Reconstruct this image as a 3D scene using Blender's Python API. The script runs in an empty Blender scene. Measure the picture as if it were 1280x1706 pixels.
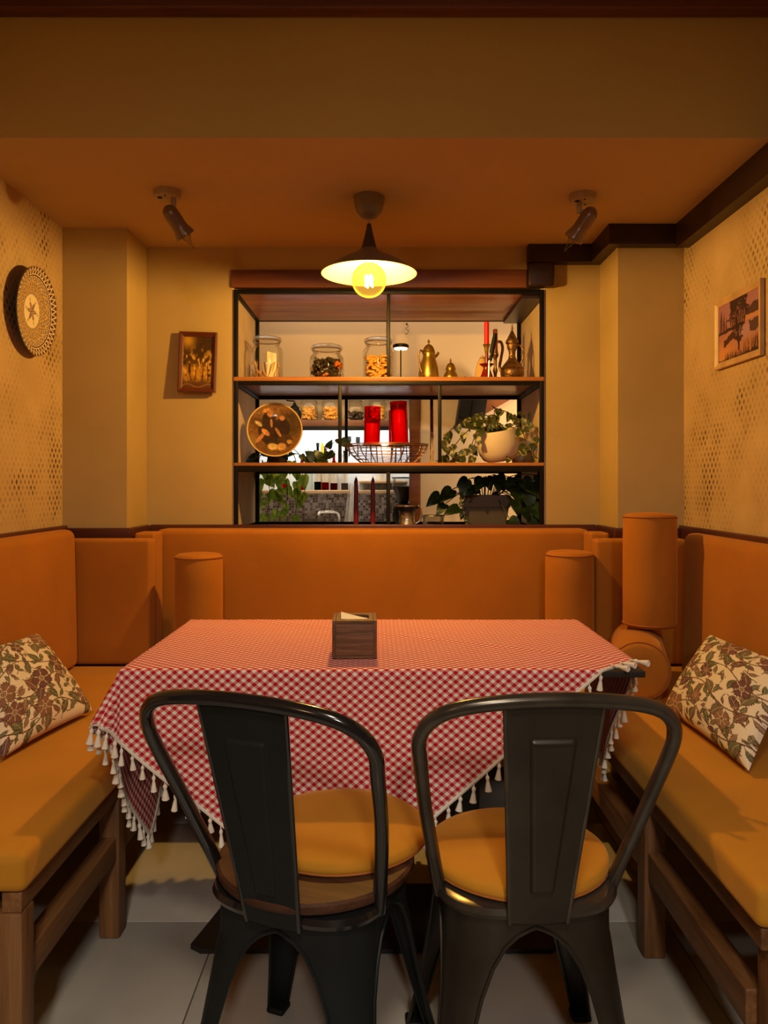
import bpy, math, random
import numpy as np
from mathutils import Vector, Matrix, Euler

random.seed(7)
rng = np.random.default_rng(11)
sc = bpy.context.scene
col = sc.collection

# ------------------------------------------------------------------ camera
CAM_H = 1.18            # eye height of the photographer
FPX = 1280.0            # focal length in photo pixels
HZ = 805.0              # horizon row in the photo
cam_d = bpy.data.cameras.new('camera')
cam = bpy.data.objects.new('camera', cam_d)
col.objects.link(cam)
cam.location = (0, 0, CAM_H)
cam.rotation_euler = (math.pi / 2, 0, 0)
cam_d.sensor_fit = 'HORIZONTAL'
cam_d.sensor_width = 36.0
cam_d.lens = 36.0 * FPX / 1280.0
cam_d.shift_y = -(853.0 - HZ) / 1280.0
cam_d.clip_start = 0.02
sc.camera = cam

# ------------------------------------------------------------------ world, lights, exposure
w = bpy.data.worlds.new('world')
sc.world = w
w.use_nodes = True
w.node_tree.nodes['Background'].inputs[0].default_value = (1.0, 0.62, 0.32, 1)
w.node_tree.nodes['Background'].inputs[1].default_value = 0.004
sc.view_settings.view_transform = 'Standard'
sc.view_settings.look = 'None'
sc.view_settings.exposure = 0.0
sc.view_settings.gamma = 1.0
sc.view_settings.use_curve_mapping = False
sc.cycles.use_denoising = True
sc.cycles.max_bounces = 10
sc.cycles.transparent_max_bounces = 24
sc.cycles.sample_clamp_indirect = 4.0
sc.cycles.caustics_reflective = False
sc.cycles.caustics_refractive = False


def area_light(name, loc, rot, size, size_y, energy, color):
    l = bpy.data.lights.new(name, 'AREA')
    l.shape = 'RECTANGLE'
    l.size, l.size_y = size, size_y
    l.energy = energy
    l.color = color
    o = bpy.data.objects.new(name, l)
    o.location = loc
    o.rotation_euler = rot
    col.objects.link(o)
    return o


# ceiling light of the main dining room behind the photographer
dcl = area_light('dining_room_ceiling_light', (0.0, -0.40, 2.74), (math.radians(16), 0, 0), 0.30, 0.30, 14.5, (1.0, 0.86, 0.66))
dcl.data.spread = math.radians(112)
dcl2 = area_light('dining_room_far_ceiling_light', (0.25, -2.2, 2.66), (math.radians(42), 0, 0), 0.25, 0.25, 17.0, (1.0, 0.90, 0.78))
dcl2.data.spread = math.radians(96)
# unseen warm fill light added in the dining room to brighten the soffit
dl = bpy.data.lights.new('soffit_fill_light', 'POINT')
dl.energy = 14.0
dl.color = (1.0, 0.60, 0.24)
dl.shadow_soft_size = 0.12
dlo = bpy.data.objects.new('soffit_fill_light', dl)
dlo.location = (-1.3, -0.9, 2.0)
col.objects.link(dlo)
# ceiling light, added fills and under-shelf strip of the bar beyond the shelves
area_light('bar_ceiling_light', (0.15, 4.16, 2.66), (0, 0, 0), 1.6, 0.25, 4.0, (1.0, 0.74, 0.48))
bl = bpy.data.lights.new('bar_fill_light', 'POINT')  # warm fill added out of view to brighten the bar wall and bulkhead
bl.energy = 4.0
bl.color = (1.0, 0.74, 0.46)
bl.shadow_soft_size = 0.08
blo = bpy.data.objects.new('bar_fill_light', bl)
blo.location = (-0.35, 4.02, 2.42)
col.objects.link(blo)
wl = bpy.data.lights.new('bar_wall_fill_light', 'POINT')  # unseen fill added behind the jamb to lift the right bar wall
wl.energy = 18.0
wl.color = (1.0, 0.74, 0.44)
wl.shadow_soft_size = 0.08
wlo = bpy.data.objects.new('bar_wall_fill_light', wl)
wlo.location = (1.0, 3.99, 1.45)
col.objects.link(wlo)
area_light('bar_jar_fill_light', (-0.35, 4.66, 1.72), (math.radians(20), 0, 0), 0.9, 0.08, 3.0, (1.0, 0.72, 0.42))  # warm fill added under the bulkhead to light the jar shelf
area_light('bar_shelf_strip_light', (-0.25, 4.83, 1.505), (math.radians(25), 0, 0), 1.1, 0.03, 3.6, (0.95, 1.0, 1.0))

LAMP = Vector((-0.053, 2.72, 1.892))
pl = bpy.data.lights.new('pendant_bulb_light', 'POINT')
pl.energy = 60.0
pl.color = (1.0, 0.68, 0.31)
pl.shadow_soft_size = 0.022
plo = bpy.data.objects.new('pendant_bulb_light', pl)
plo.location = LAMP
col.objects.link(plo)


def P(px, py, Y):
    """photo pixel at a known depth -> world point"""
    return Vector(((px - 640.0) / FPX * Y, Y, CAM_H - (py - HZ) / FPX * Y))


# ------------------------------------------------------------------ materials
MATS = {}


def _new(name):
    m = bpy.data.materials.new(name)
    m.use_nodes = True
    nt = m.node_tree
    b = nt.nodes['Principled BSDF']
    return m, nt, b


def N(nt, t, **kw):
    n = nt.nodes.new(t)
    for k, v in kw.items():
        if k == 'ins':
            for i, val in v.items():
                n.inputs[i].default_value = val
        else:
            setattr(n, k, v)
    return n


def L(nt, a, b):
    nt.links.new(a, b)


def c4(c):
    return (c[0], c[1], c[2], 1.0)


def mul(c, f):
    return tuple(min(1.0, x * f) for x in c)


def plain(name, c, rough=0.6, metal=0.0, var=0.12, scale=12.0, bump=0.0, bscale=200.0, sheen=0.0, coat=0.0,
          spec=0.5, sheen_tint=None):
    m, nt, b = _new(name)
    tc = N(nt, 'ShaderNodeTexCoord')
    nz = N(nt, 'ShaderNodeTexNoise', ins={'Scale': scale, 'Detail': 4.0})
    L(nt, tc.outputs['Object'], nz.inputs['Vector'])
    rp = N(nt, 'ShaderNodeValToRGB')
    rp.color_ramp.elements[0].position = 0.3
    rp.color_ramp.elements[1].position = 0.72
    rp.color_ramp.elements[0].color = c4(mul(c, 1 - var))
    rp.color_ramp.elements[1].color = c4(mul(c, 1 + var))
    L(nt, nz.outputs['Fac'], rp.inputs['Fac'])
    L(nt, rp.outputs['Color'], b.inputs['Base Color'])
    b.inputs['Roughness'].default_value = rough
    b.inputs['Metallic'].default_value = metal
    b.inputs['Specular IOR Level'].default_value = spec
    if sheen:
        b.inputs['Sheen Weight'].default_value = sheen
        b.inputs['Sheen Roughness'].default_value = 0.45
        b.inputs['Sheen Tint'].default_value = c4(sheen_tint or mul(c, 1.6))
    if coat:
        b.inputs['Coat Weight'].default_value = coat
        b.inputs['Coat Roughness'].default_value = 0.12
    if bump:
        n2 = N(nt, 'ShaderNodeTexNoise', ins={'Scale': bscale, 'Detail': 3.0})
        L(nt, tc.outputs['Object'], n2.inputs['Vector'])
        bp = N(nt, 'ShaderNodeBump', ins={'Strength': bump, 'Distance': 0.004})
        L(nt, n2.outputs['Fac'], bp.inputs['Height'])
        L(nt, bp.outputs['Normal'], b.inputs['Normal'])
    MATS[name] = m
    return m


def wood(name, c1, c2, axis=0, rough=0.45, freq=14.0, stretch=0.06, coat=0.0, bump=0.15, spec=0.4):
    """grain runs along the given object axis"""
    m, nt, b = _new(name)
    tc = N(nt, 'ShaderNodeTexCoord')
    mp = N(nt, 'ShaderNodeMapping')
    s = [1.0, 1.0, 1.0]
    s[axis] = stretch
    mp.inputs['Scale'].default_value = s
    L(nt, tc.outputs['Object'], mp.inputs['Vector'])
    n1 = N(nt, 'ShaderNodeTexNoise', ins={'Scale': freq, 'Detail': 6.0, 'Roughness': 0.65, 'Distortion': 0.6})
    n2 = N(nt, 'ShaderNodeTexNoise', ins={'Scale': freq * 9, 'Detail': 3.0})
    L(nt, mp.outputs['Vector'], n1.inputs['Vector'])
    L(nt, mp.outputs['Vector'], n2.inputs['Vector'])
    mx = N(nt, 'ShaderNodeMath', operation='MULTIPLY_ADD')
    mx.inputs[1].default_value = 0.35
    L(nt, n2.outputs['Fac'], mx.inputs[0])
    L(nt, n1.outputs['Fac'], mx.inputs[2])
    rp = N(nt, 'ShaderNodeValToRGB')
    rp.color_ramp.elements[0].position = 0.48
    rp.color_ramp.elements[1].position = 0.86
    rp.color_ramp.elements[0].color = c4(c1)
    rp.color_ramp.elements[1].color = c4(c2)
    L(nt, mx.outputs[0], rp.inputs['Fac'])
    L(nt, rp.outputs['Color'], b.inputs['Base Color'])
    b.inputs['Roughness'].default_value = rough
    b.inputs['Specular IOR Level'].default_value = spec
    b.inputs['Coat Weight'].default_value = coat
    b.inputs['Coat Roughness'].default_value = 0.18
    bp = N(nt, 'ShaderNodeBump', ins={'Strength': bump, 'Distance': 0.002})
    L(nt, mx.outputs[0], bp.inputs['Height'])
    L(nt, bp.outputs['Normal'], b.inputs['Normal'])
    MATS[name] = m
    return m


def attr_mat(name, rough=0.7, coat=0.0, bump=0.0, bscale=600.0):
    """colour comes from a printed colour attribute"""
    m, nt, b = _new(name)
    a = N(nt, 'ShaderNodeAttribute', attribute_name='Col')
    L(nt, a.outputs['Color'], b.inputs['Base Color'])
    b.inputs['Roughness'].default_value = rough
    b.inputs['Specular IOR Level'].default_value = 0.15
    b.inputs['Coat Weight'].default_value = coat
    b.inputs['Coat Roughness'].default_value = 0.06
    if bump:
        tc = N(nt, 'ShaderNodeTexCoord')
        n2 = N(nt, 'ShaderNodeTexNoise', ins={'Scale': bscale, 'Detail': 2.0})
        L(nt, tc.outputs['Object'], n2.inputs['Vector'])
        bp = N(nt, 'ShaderNodeBump', ins={'Strength': bump, 'Distance': 0.002})
        L(nt, n2.outputs['Fac'], bp.inputs['Height'])
        L(nt, bp.outputs['Normal'], b.inputs['Normal'])
    MATS[name] = m
    return m


def thin_glass(name, tint=(0.97, 0.97, 0.95), f=0.12, rough=0.03):
    m = bpy.data.materials.new(name)
    m.use_nodes = True
    nt = m.node_tree
    nt.nodes.remove(nt.nodes['Principled BSDF'])
    out = nt.nodes['Material Output']
    tr = N(nt, 'ShaderNodeBsdfTransparent')
    tr.inputs[0].default_value = c4(tint)
    gl = N(nt, 'ShaderNodeBsdfGlossy')
    gl.inputs['Roughness'].default_value = rough
    gl.inputs['Color'].default_value = (1, 1, 1, 1)
    lw = N(nt, 'ShaderNodeLayerWeight', ins={'Blend': f})
    mx = N(nt, 'ShaderNodeMixShader')
    sc_ = N(nt, 'ShaderNodeMath', operation='MULTIPLY')
    sc_.inputs[1].default_value = 0.6
    L(nt, lw.outputs['Fresnel'], sc_.inputs[0])
    L(nt, sc_.outputs[0], mx.inputs[0])
    L(nt, tr.outputs[0], mx.inputs[1])
    L(nt, gl.outputs[0], mx.inputs[2])
    L(nt, mx.outputs[0], out.inputs['Surface'])
    MATS[name] = m
    return m


def emit(name, c, s):
    m, nt, b = _new(name)
    b.inputs['Base Color'].default_value = c4(c)
    b.inputs['Emission Color'].default_value = c4(c)
    b.inputs['Emission Strength'].default_value = s
    MATS[name] = m
    return m


WALL_C = (0.46, 0.325, 0.13)


def stencil_wall():
    """plaster with a stencilled lattice of small dark lozenges that comes and goes"""
    m, nt, b = _new('stencil_plaster')
    tc = N(nt, 'ShaderNodeTexCoord')
    sep = N(nt, 'ShaderNodeSeparateXYZ')
    L(nt, tc.outputs['Object'], sep.inputs[0])
    warp = N(nt, 'ShaderNodeTexNoise', ins={'Scale': 2.2, 'Detail': 1.0})
    L(nt, tc.outputs['Object'], warp.inputs['Vector'])

    def M(op, a, bb=None, clamp=False):
        n = N(nt, 'ShaderNodeMath', operation=op)
        n.use_clamp = clamp
        for i, x in enumerate((a, bb)):
            if x is None:
                continue
            if isinstance(x, (int, float)):
                n.inputs[i].default_value = x
            else:
                L(nt, x, n.inputs[i])
        return n.outputs[0]
    k = 1.0 / 0.0245
    y = M('MULTIPLY', sep.outputs['Y'], k * 0.78)
    z = M('MULTIPLY', sep.outputs['Z'], k * 0.60)
    wv = M('MULTIPLY', warp.outputs['Fac'], 3.0)
    a = M('ADD', M('ADD', y, z), wv)
    d = M('ADD', M('SUBTRACT', y, z), wv)

    def tri(v):
        return M('ABSOLUTE', M('SUBTRACT', M('FRACT', v), 0.5))
    cell = M('MAXIMUM', tri(a), tri(d))
    hole = M('SUBTRACT', 1.0, M('MULTIPLY', M('SUBTRACT', cell, 0.22), 9.0, True), True)
    n1 = N(nt, 'ShaderNodeTexNoise', ins={'Scale': 3.4, 'Detail': 3.0, 'Roughness': 0.62})
    mp = N(nt, 'ShaderNodeMapping')
    mp.inputs['Location'].default_value = (3.1, 1.7, 0.4)
    mp.inputs['Scale'].default_value = (1.0, 1.0, 0.75)
    L(nt, tc.outputs['Object'], mp.inputs['Vector'])
    L(nt, mp.outputs['Vector'], n1.inputs['Vector'])
    mask = M('ADD', M('MULTIPLY', M('MULTIPLY', M('SUBTRACT', n1.outputs['Fac'], 0.40), 5.0, True), 0.34), M('MULTIPLY', M('MULTIPLY', M('SUBTRACT', n1.outputs['Fac'], 0.535), 9.0, True), 0.62))
    n3 = N(nt, 'ShaderNodeTexNoise', ins={'Scale': 22.0, 'Detail': 1.0})
    L(nt, tc.outputs['Object'], n3.inputs['Vector'])
    mask = M('MULTIPLY', mask, M('MULTIPLY', n3.outputs['Fac'], 1.9), True)
    fac = M('MULTIPLY', M('MULTIPLY', hole, mask), 0.95, True)
    n2 = N(nt, 'ShaderNodeTexNoise', ins={'Scale': 5.0, 'Detail': 5.0})
    L(nt, tc.outputs['Object'], n2.inputs['Vector'])
    rp = N(nt, 'ShaderNodeValToRGB')
    rp.color_ramp.elements[0].position = 0.3
    rp.color_ramp.elements[1].position = 0.75
    rp.color_ramp.elements[0].color = c4((0.46, 0.315, 0.15))
    rp.color_ramp.elements[1].color = c4((0.60, 0.42, 0.22))
    L(nt, n2.outputs['Fac'], rp.inputs['Fac'])
    mx = N(nt, 'ShaderNodeMix', data_type='RGBA')
    L(nt, fac, mx.inputs['Factor'])
    L(nt, rp.outputs['Color'], mx.inputs['A'])
    mx.inputs['B'].default_value = c4((0.075, 0.034, 0.012))
    L(nt, mx.outputs['Result'], b.inputs['Base Color'])
    b.inputs['Roughness'].default_value = 0.8
    bp = N(nt, 'ShaderNodeBump', ins={'Strength': 0.5, 'Distance': 0.003})
    bp.invert = True
    L(nt, fac, bp.inputs['Height'])
    L(nt, bp.outputs['Normal'], b.inputs['Normal'])
    MATS['stencil'] = m
    return m


def gingham(ncheck):
    m, nt, b = _new('red_gingham')
    uv = N(nt, 'ShaderNodeUVMap')
    sep = N(nt, 'ShaderNodeSeparateXYZ')
    L(nt, uv.outputs['UV'], sep.inputs[0])

    def M(op, a, bb=None):
        n = N(nt, 'ShaderNodeMath', operation=op)
        for i, x in enumerate((a, bb)):
            if x is None:
                continue
            if isinstance(x, (int, float)):
                n.inputs[i].default_value = x
            else:
                L(nt, x, n.inputs[i])
        return n.outputs[0]
    s = []
    for ax in ('X', 'Y'):
        f = M('FRACT', M('MULTIPLY', sep.outputs[ax], ncheck))
        s.append(M('GREATER_THAN', f, 0.5))
    tot = M('MULTIPLY', M('ADD', s[0], s[1]), 0.5)
    rp = N(nt, 'ShaderNodeValToRGB')
    rp.color_ramp.interpolation = 'CONSTANT'
    e = rp.color_ramp.elements
    e[0].position = 0.0
    e[0].color = c4((0.84, 0.73, 0.66))
    e[1].position = 0.25
    e[1].color = c4((0.64, 0.20, 0.19))
    e2 = e.new(0.75)
    e2.color = c4((0.42, 0.008, 0.022))
    L(nt, tot, rp.inputs['Fac'])
    L(nt, rp.outputs['Color'], b.inputs['Base Color'])
    b.inputs['Roughness'].default_value = 0.85
    b.inputs['Specular IOR Level'].default_value = 0.2
    tc = N(nt, 'ShaderNodeTexCoord')
    n2 = N(nt, 'ShaderNodeTexNoise', ins={'Scale': 18.0, 'Detail': 3.0})
    L(nt, tc.outputs['Object'], n2.inputs['Vector'])
    bp = N(nt, 'ShaderNodeBump', ins={'Strength': 0.25, 'Distance': 0.01})
    L(nt, n2.outputs['Fac'], bp.inputs['Height'])
    L(nt, bp.outputs['Normal'], b.inputs['Normal'])
    MATS['gingham'] = m
    return m


def mosaic():
    m, nt, b = _new('mosaic_tiles')
    tc = N(nt, 'ShaderNodeTexCoord')
    mp = N(nt, 'ShaderNodeMapping')
    mp.inputs['Scale'].default_value = (58.0, 58.0, 58.0)
    L(nt, tc.outputs['Object'], mp.inputs['Vector'])
    fl = N(nt, 'ShaderNodeVectorMath', operation='FLOOR')
    L(nt, mp.outputs['Vector'], fl.inputs[0])
    wn = N(nt, 'ShaderNodeTexWhiteNoise', noise_dimensions='3D')
    L(nt, fl.outputs['Vector'], wn.inputs['Vector'])
    rp = N(nt, 'ShaderNodeValToRGB')
    e = rp.color_ramp.elements
    e[0].color = c4((0.10, 0.075, 0.07))
    e[1].color = c4((0.55, 0.5, 0.48))
    e.new(0.4).color = c4((0.22, 0.17, 0.16))
    L(nt, wn.outputs['Value'], rp.inputs['Fac'])
    fr = N(nt, 'ShaderNodeVectorMath', operation='FRACTION')
    L(nt, mp.outputs['Vector'], fr.inputs[0])
    sp = N(nt, 'ShaderNodeSeparateXYZ')
    L(nt, fr.outputs['Vector'], sp.inputs[0])
    g = []
    for ax in ('X', 'Z'):
        n = N(nt, 'ShaderNodeMath', operation='LESS_THAN')
        n.inputs[1].default_value = 0.1
        L(nt, sp.outputs[ax], n.inputs[0])
        g.append(n)
    mxx = N(nt, 'ShaderNodeMath', operation='MAXIMUM')
    L(nt, g[0].outputs[0], mxx.inputs[0])
    L(nt, g[1].outputs[0], mxx.inputs[1])
    mx = N(nt, 'ShaderNodeMix', data_type='RGBA')
    L(nt, mxx.outputs[0], mx.inputs['Factor'])
    L(nt, rp.outputs['Color'], mx.inputs['A'])
    mx.inputs['B'].default_value = c4((0.42, 0.40, 0.39))
    L(nt, mx.outputs['Result'], b.inputs['Base Color'])
    b.inputs['Roughness'].default_value = 0.25
    MATS['mosaic'] = m
    return m


def variegated(name, c1, c2, pos=0.55):
    m, nt, b = _new(name)
    tc = N(nt, 'ShaderNodeTexCoord')
    oi = N(nt, 'ShaderNodeObjectInfo')
    ad = N(nt, 'ShaderNodeVectorMath', operation='ADD')
    L(nt, tc.outputs['Object'], ad.inputs[0])
    cb = N(nt, 'ShaderNodeCombineXYZ')
    L(nt, oi.outputs['Random'], cb.inputs['X'])
    ml = N(nt, 'ShaderNodeVectorMath', operation='SCALE')
    L(nt, cb.outputs[0], ml.inputs[0])
    ml.inputs['Scale'].default_value = 40.0
    L(nt, ml.outputs[0], ad.inputs[1])
    nz = N(nt, 'ShaderNodeTexNoise', ins={'Scale': 2.2, 'Detail': 3.0, 'Distortion': 0.5})
    L(nt, ad.outputs[0], nz.inputs['Vector'])
    rp = N(nt, 'ShaderNodeValToRGB')
    rp.color_ramp.elements[0].position = pos - 0.04
    rp.color_ramp.elements[1].position = pos + 0.04
    rp.color_ramp.elements[0].color = c4(c1)
    rp.color_ramp.elements[1].color = c4(c2)
    L(nt, nz.outputs['Fac'], rp.inputs['Fac'])
    L(nt, rp.outputs['Color'], b.inputs['Base Color'])
    b.inputs['Roughness'].default_value = 0.35
    tl_ = N(nt, 'ShaderNodeBsdfTranslucent')
    L(nt, rp.outputs['Color'], tl_.inputs['Color'])
    mxs = N(nt, 'ShaderNodeMixShader')
    mxs.inputs[0].default_value = 0.5
    out = nt.nodes['Material Output']
    L(nt, b.outputs[0], mxs.inputs[1])
    L(nt, tl_.outputs[0], mxs.inputs[2])
    L(nt, mxs.outputs[0], out.inputs['Surface'])
    MATS[name] = m
    return m


plain('paint', WALL_C, 0.75, var=0.07, scale=3.0, bump=0.08, bscale=60)
plain('soffit_paint', (0.60, 0.39, 0.10), 0.85, var=0.04, scale=2.0)
plain('ceiling_paint', (0.53, 0.38, 0.19), 0.85, var=0.04, scale=2.0)
plain('bar_paint', (0.62, 0.50, 0.36), 0.8, var=0.06, scale=2.0)
plain('bar_white', (0.82, 0.84, 0.82), 0.6, var=0.03)
plain('jamb', (0.62, 0.47, 0.30), 0.7, var=0.14, scale=6.0)
stencil_wall()
gingham(78.0)
mosaic()
plain('tile', (0.40, 0.375, 0.335), 0.30, var=0.09, scale=5.0)
plain('grout', (0.10, 0.055, 0.03), 0.9)
plain('dark_trim', (0.022, 0.007, 0.004), 0.42, var=0.2)
wood('red_wood_x', (0.045, 0.010, 0.006), (0.11, 0.028, 0.015), 0, 0.35)
wood('red_wood_y', (0.045, 0.010, 0.006), (0.11, 0.028, 0.015), 1, 0.35)
wood('shelf_wood', (0.20, 0.072, 0.022), (0.48, 0.20, 0.065), 0, 0.45, freq=10, spec=0.10, coat=0.22)
wood('lintel_wood', (0.10, 0.030, 0.010), (0.22, 0.075, 0.025), 0, 0.4, freq=9)
wood('bench_wood_y', (0.085, 0.032, 0.010), (0.25, 0.115, 0.04), 1, 0.5)
wood('bench_wood_z', (0.085, 0.032, 0.010), (0.25, 0.115, 0.04), 2, 0.5)
wood('bench_wood_x', (0.085, 0.032, 0.010), (0.25, 0.115, 0.04), 0, 0.5)
wood('box_wood', (0.045, 0.016, 0.008), (0.24, 0.105, 0.05), 0, 0.55, freq=55, stretch=0.05, bump=0.5)
wood('box_edge', (0.06, 0.022, 0.010), (0.20, 0.085, 0.035), 0, 0.55, freq=40, stretch=0.1, bump=0.3)
wood('seat_wood', (0.028, 0.010, 0.005), (0.085, 0.035, 0.018), 0, 0.5, freq=22, stretch=0.12, spec=0.2)
plain('velvet', (0.38, 0.135, 0.013), 0.8, var=0.10, scale=4.0, sheen=0.45, bump=0.05, bscale=300, spec=0.2,
      sheen_tint=(0.9, 0.42, 0.12))
plain('velvet_ochre', (0.47, 0.20, 0.014), 0.8, var=0.09, scale=4.0, sheen=0.4, bump=0.05, bscale=300, spec=0.2,
      sheen_tint=(0.9, 0.5, 0.15))
plain('piping', (0.34, 0.10, 0.010), 0.8)
plain('black_metal', (0.010, 0.012, 0.013), 0.45, var=0.15, spec=0.16)
plain('black_gloss', (0.008, 0.008, 0.009), 0.16, var=0.1, coat=0.4)
plain('gun_metal', (0.036, 0.029, 0.021), 0.36, metal=0.55, var=0.22, scale=9.0)
plain('gun_gloss', (0.075, 0.062, 0.048), 0.24, metal=0.6, var=0.3, scale=14.0)
plain('frame_black', (0.006, 0.005, 0.005), 0.5, spec=0.2)
plain('table_black', (0.012, 0.010, 0.009), 0.5)
plain('lamp_enamel', (0.20, 0.14, 0.085), 0.45)
plain('lamp_inside', (0.42, 0.36, 0.11), 0.6)
plain('lamp_dark', (0.055, 0.030, 0.016), 0.45)
plain('spot_plastic', (0.36, 0.27, 0.17), 0.4)
plain('spot_head', (0.16, 0.085, 0.045), 0.3, coat=0.3)
plain('hole', (0.004, 0.003, 0.002), 0.9)
plain('white_fringe', (0.78, 0.70, 0.60), 0.9, bump=0.3, bscale=500)
plain('paper', (0.88, 0.82, 0.68), 0.8)
plain('frame_red', (0.10, 0.022, 0.012), 0.32, coat=0.3)
plain('frame_gold', (0.56, 0.36, 0.18), 0.4, var=0.2)
plain('brass', (0.46, 0.31, 0.075), 0.32, metal=0.9, var=0.18, scale=25)
plain('old_brass', (0.22, 0.125, 0.05), 0.36, metal=0.85, var=0.5, scale=60, bump=0.8, bscale=140)
plain('silver', (0.55, 0.50, 0.44), 0.25, metal=0.95, var=0.25, scale=40, bump=0.5, bscale=120)
plain('copper_wire', (0.20, 0.10, 0.06), 0.4, metal=0.7)
plain('red_wax', (0.70, 0.006, 0.014), 0.45)
plain('dark_red_wax', (0.16, 0.004, 0.016), 0.45)
plain('deep_red', (0.20, 0.006, 0.004), 0.25, coat=0.4)
plain('white_pot', (0.74, 0.64, 0.50), 0.5, var=0.08)
plain('grey_pot', (0.10, 0.075, 0.06), 0.6)
plain('soil', (0.03, 0.018, 0.01), 0.95)
plain('stem', (0.05, 0.055, 0.015), 0.6)
plain('brown_stem', (0.07, 0.035, 0.015), 0.6)
variegated('dark_leaf', (0.012, 0.030, 0.008), (0.030, 0.075, 0.018), 0.55)
variegated('green_leaf', (0.20, 0.34, 0.035), (0.42, 0.52, 0.09), 0.55)
MATS['green_leaf'].node_tree.nodes['Mix Shader'].inputs[0].default_value = 0.62
variegated('cream_leaf', (0.060, 0.095, 0.022), (0.52, 0.46, 0.22), 0.56)
plain('cloth_tan', (0.70, 0.46, 0.20), 0.8)
plain('pasta', (0.78, 0.42, 0.09), 0.55, var=0.2, scale=60)
plain('pasta_dark', (0.045, 0.03, 0.018), 0.5, var=0.5, scale=60)
plain('pasta_red', (0.55, 0.16, 0.03), 0.5)
plain('spaghetti', (0.60, 0.32, 0.09), 0.5)
plain('black_plastic', (0.008, 0.008, 0.008), 0.5, spec=0.2)
plain('bar_wood', (0.13, 0.05, 0.025), 0.5, var=0.3)
plain('pale_wood', (0.62, 0.42, 0.24), 0.5, var=0.1)
plain('bottle_label', (0.8, 0.76, 0.66), 0.7)
plain('coffee', (0.035, 0.016, 0.01), 0.5)
plain('ceramic', (0.8, 0.8, 0.76), 0.3)
thin_glass('glass', f=0.25)
thin_glass('smoke_glass', (0.85, 0.85, 0.83), 0.3)
thin_glass('bulb_amber', (1.0, 0.80, 0.38), 0.12)
_nt = MATS['bulb_amber'].node_tree
_em = N(_nt, 'ShaderNodeEmission')
_em.inputs[0].default_value = (1.0, 0.55, 0.08, 1)
_em.inputs[1].default_value = 0.35
_ad = N(_nt, 'ShaderNodeAddShader')
_ms = [n for n in _nt.nodes if n.type == 'MIX_SHADER'][0]
L(_nt, _ms.outputs[0], _ad.inputs[0])
L(_nt, _em.outputs[0], _ad.inputs[1])
L(_nt, _ad.outputs[0], _nt.nodes['Material Output'].inputs['Surface'])
thin_glass('red_liquid', (0.45, 0.02, 0.04), 0.2)
thin_glass('yellow_liquid', (0.95, 0.75, 0.12), 0.2)
thin_glass('green_glass', (0.05, 0.10, 0.04), 0.25)
thin_glass('clear_bottle', (0.86, 0.92, 0.90), 0.25)
thin_glass('red_glass', (0.92, 0.10, 0.10), 0.15)
emit('filament', (1.0, 0.78, 0.40), 60.0)
emit('led_strip', (0.92, 1.0, 1.0), 6.0)
emit('small_lamp_glow', (1.0, 0.82, 0.5), 2.0)
attr_mat('print_cloth', 0.85, bump=0.4)
attr_mat('print_paint', 0.45, coat=0.15)
attr_mat('print_glaze', 0.7, coat=0.15)


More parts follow.
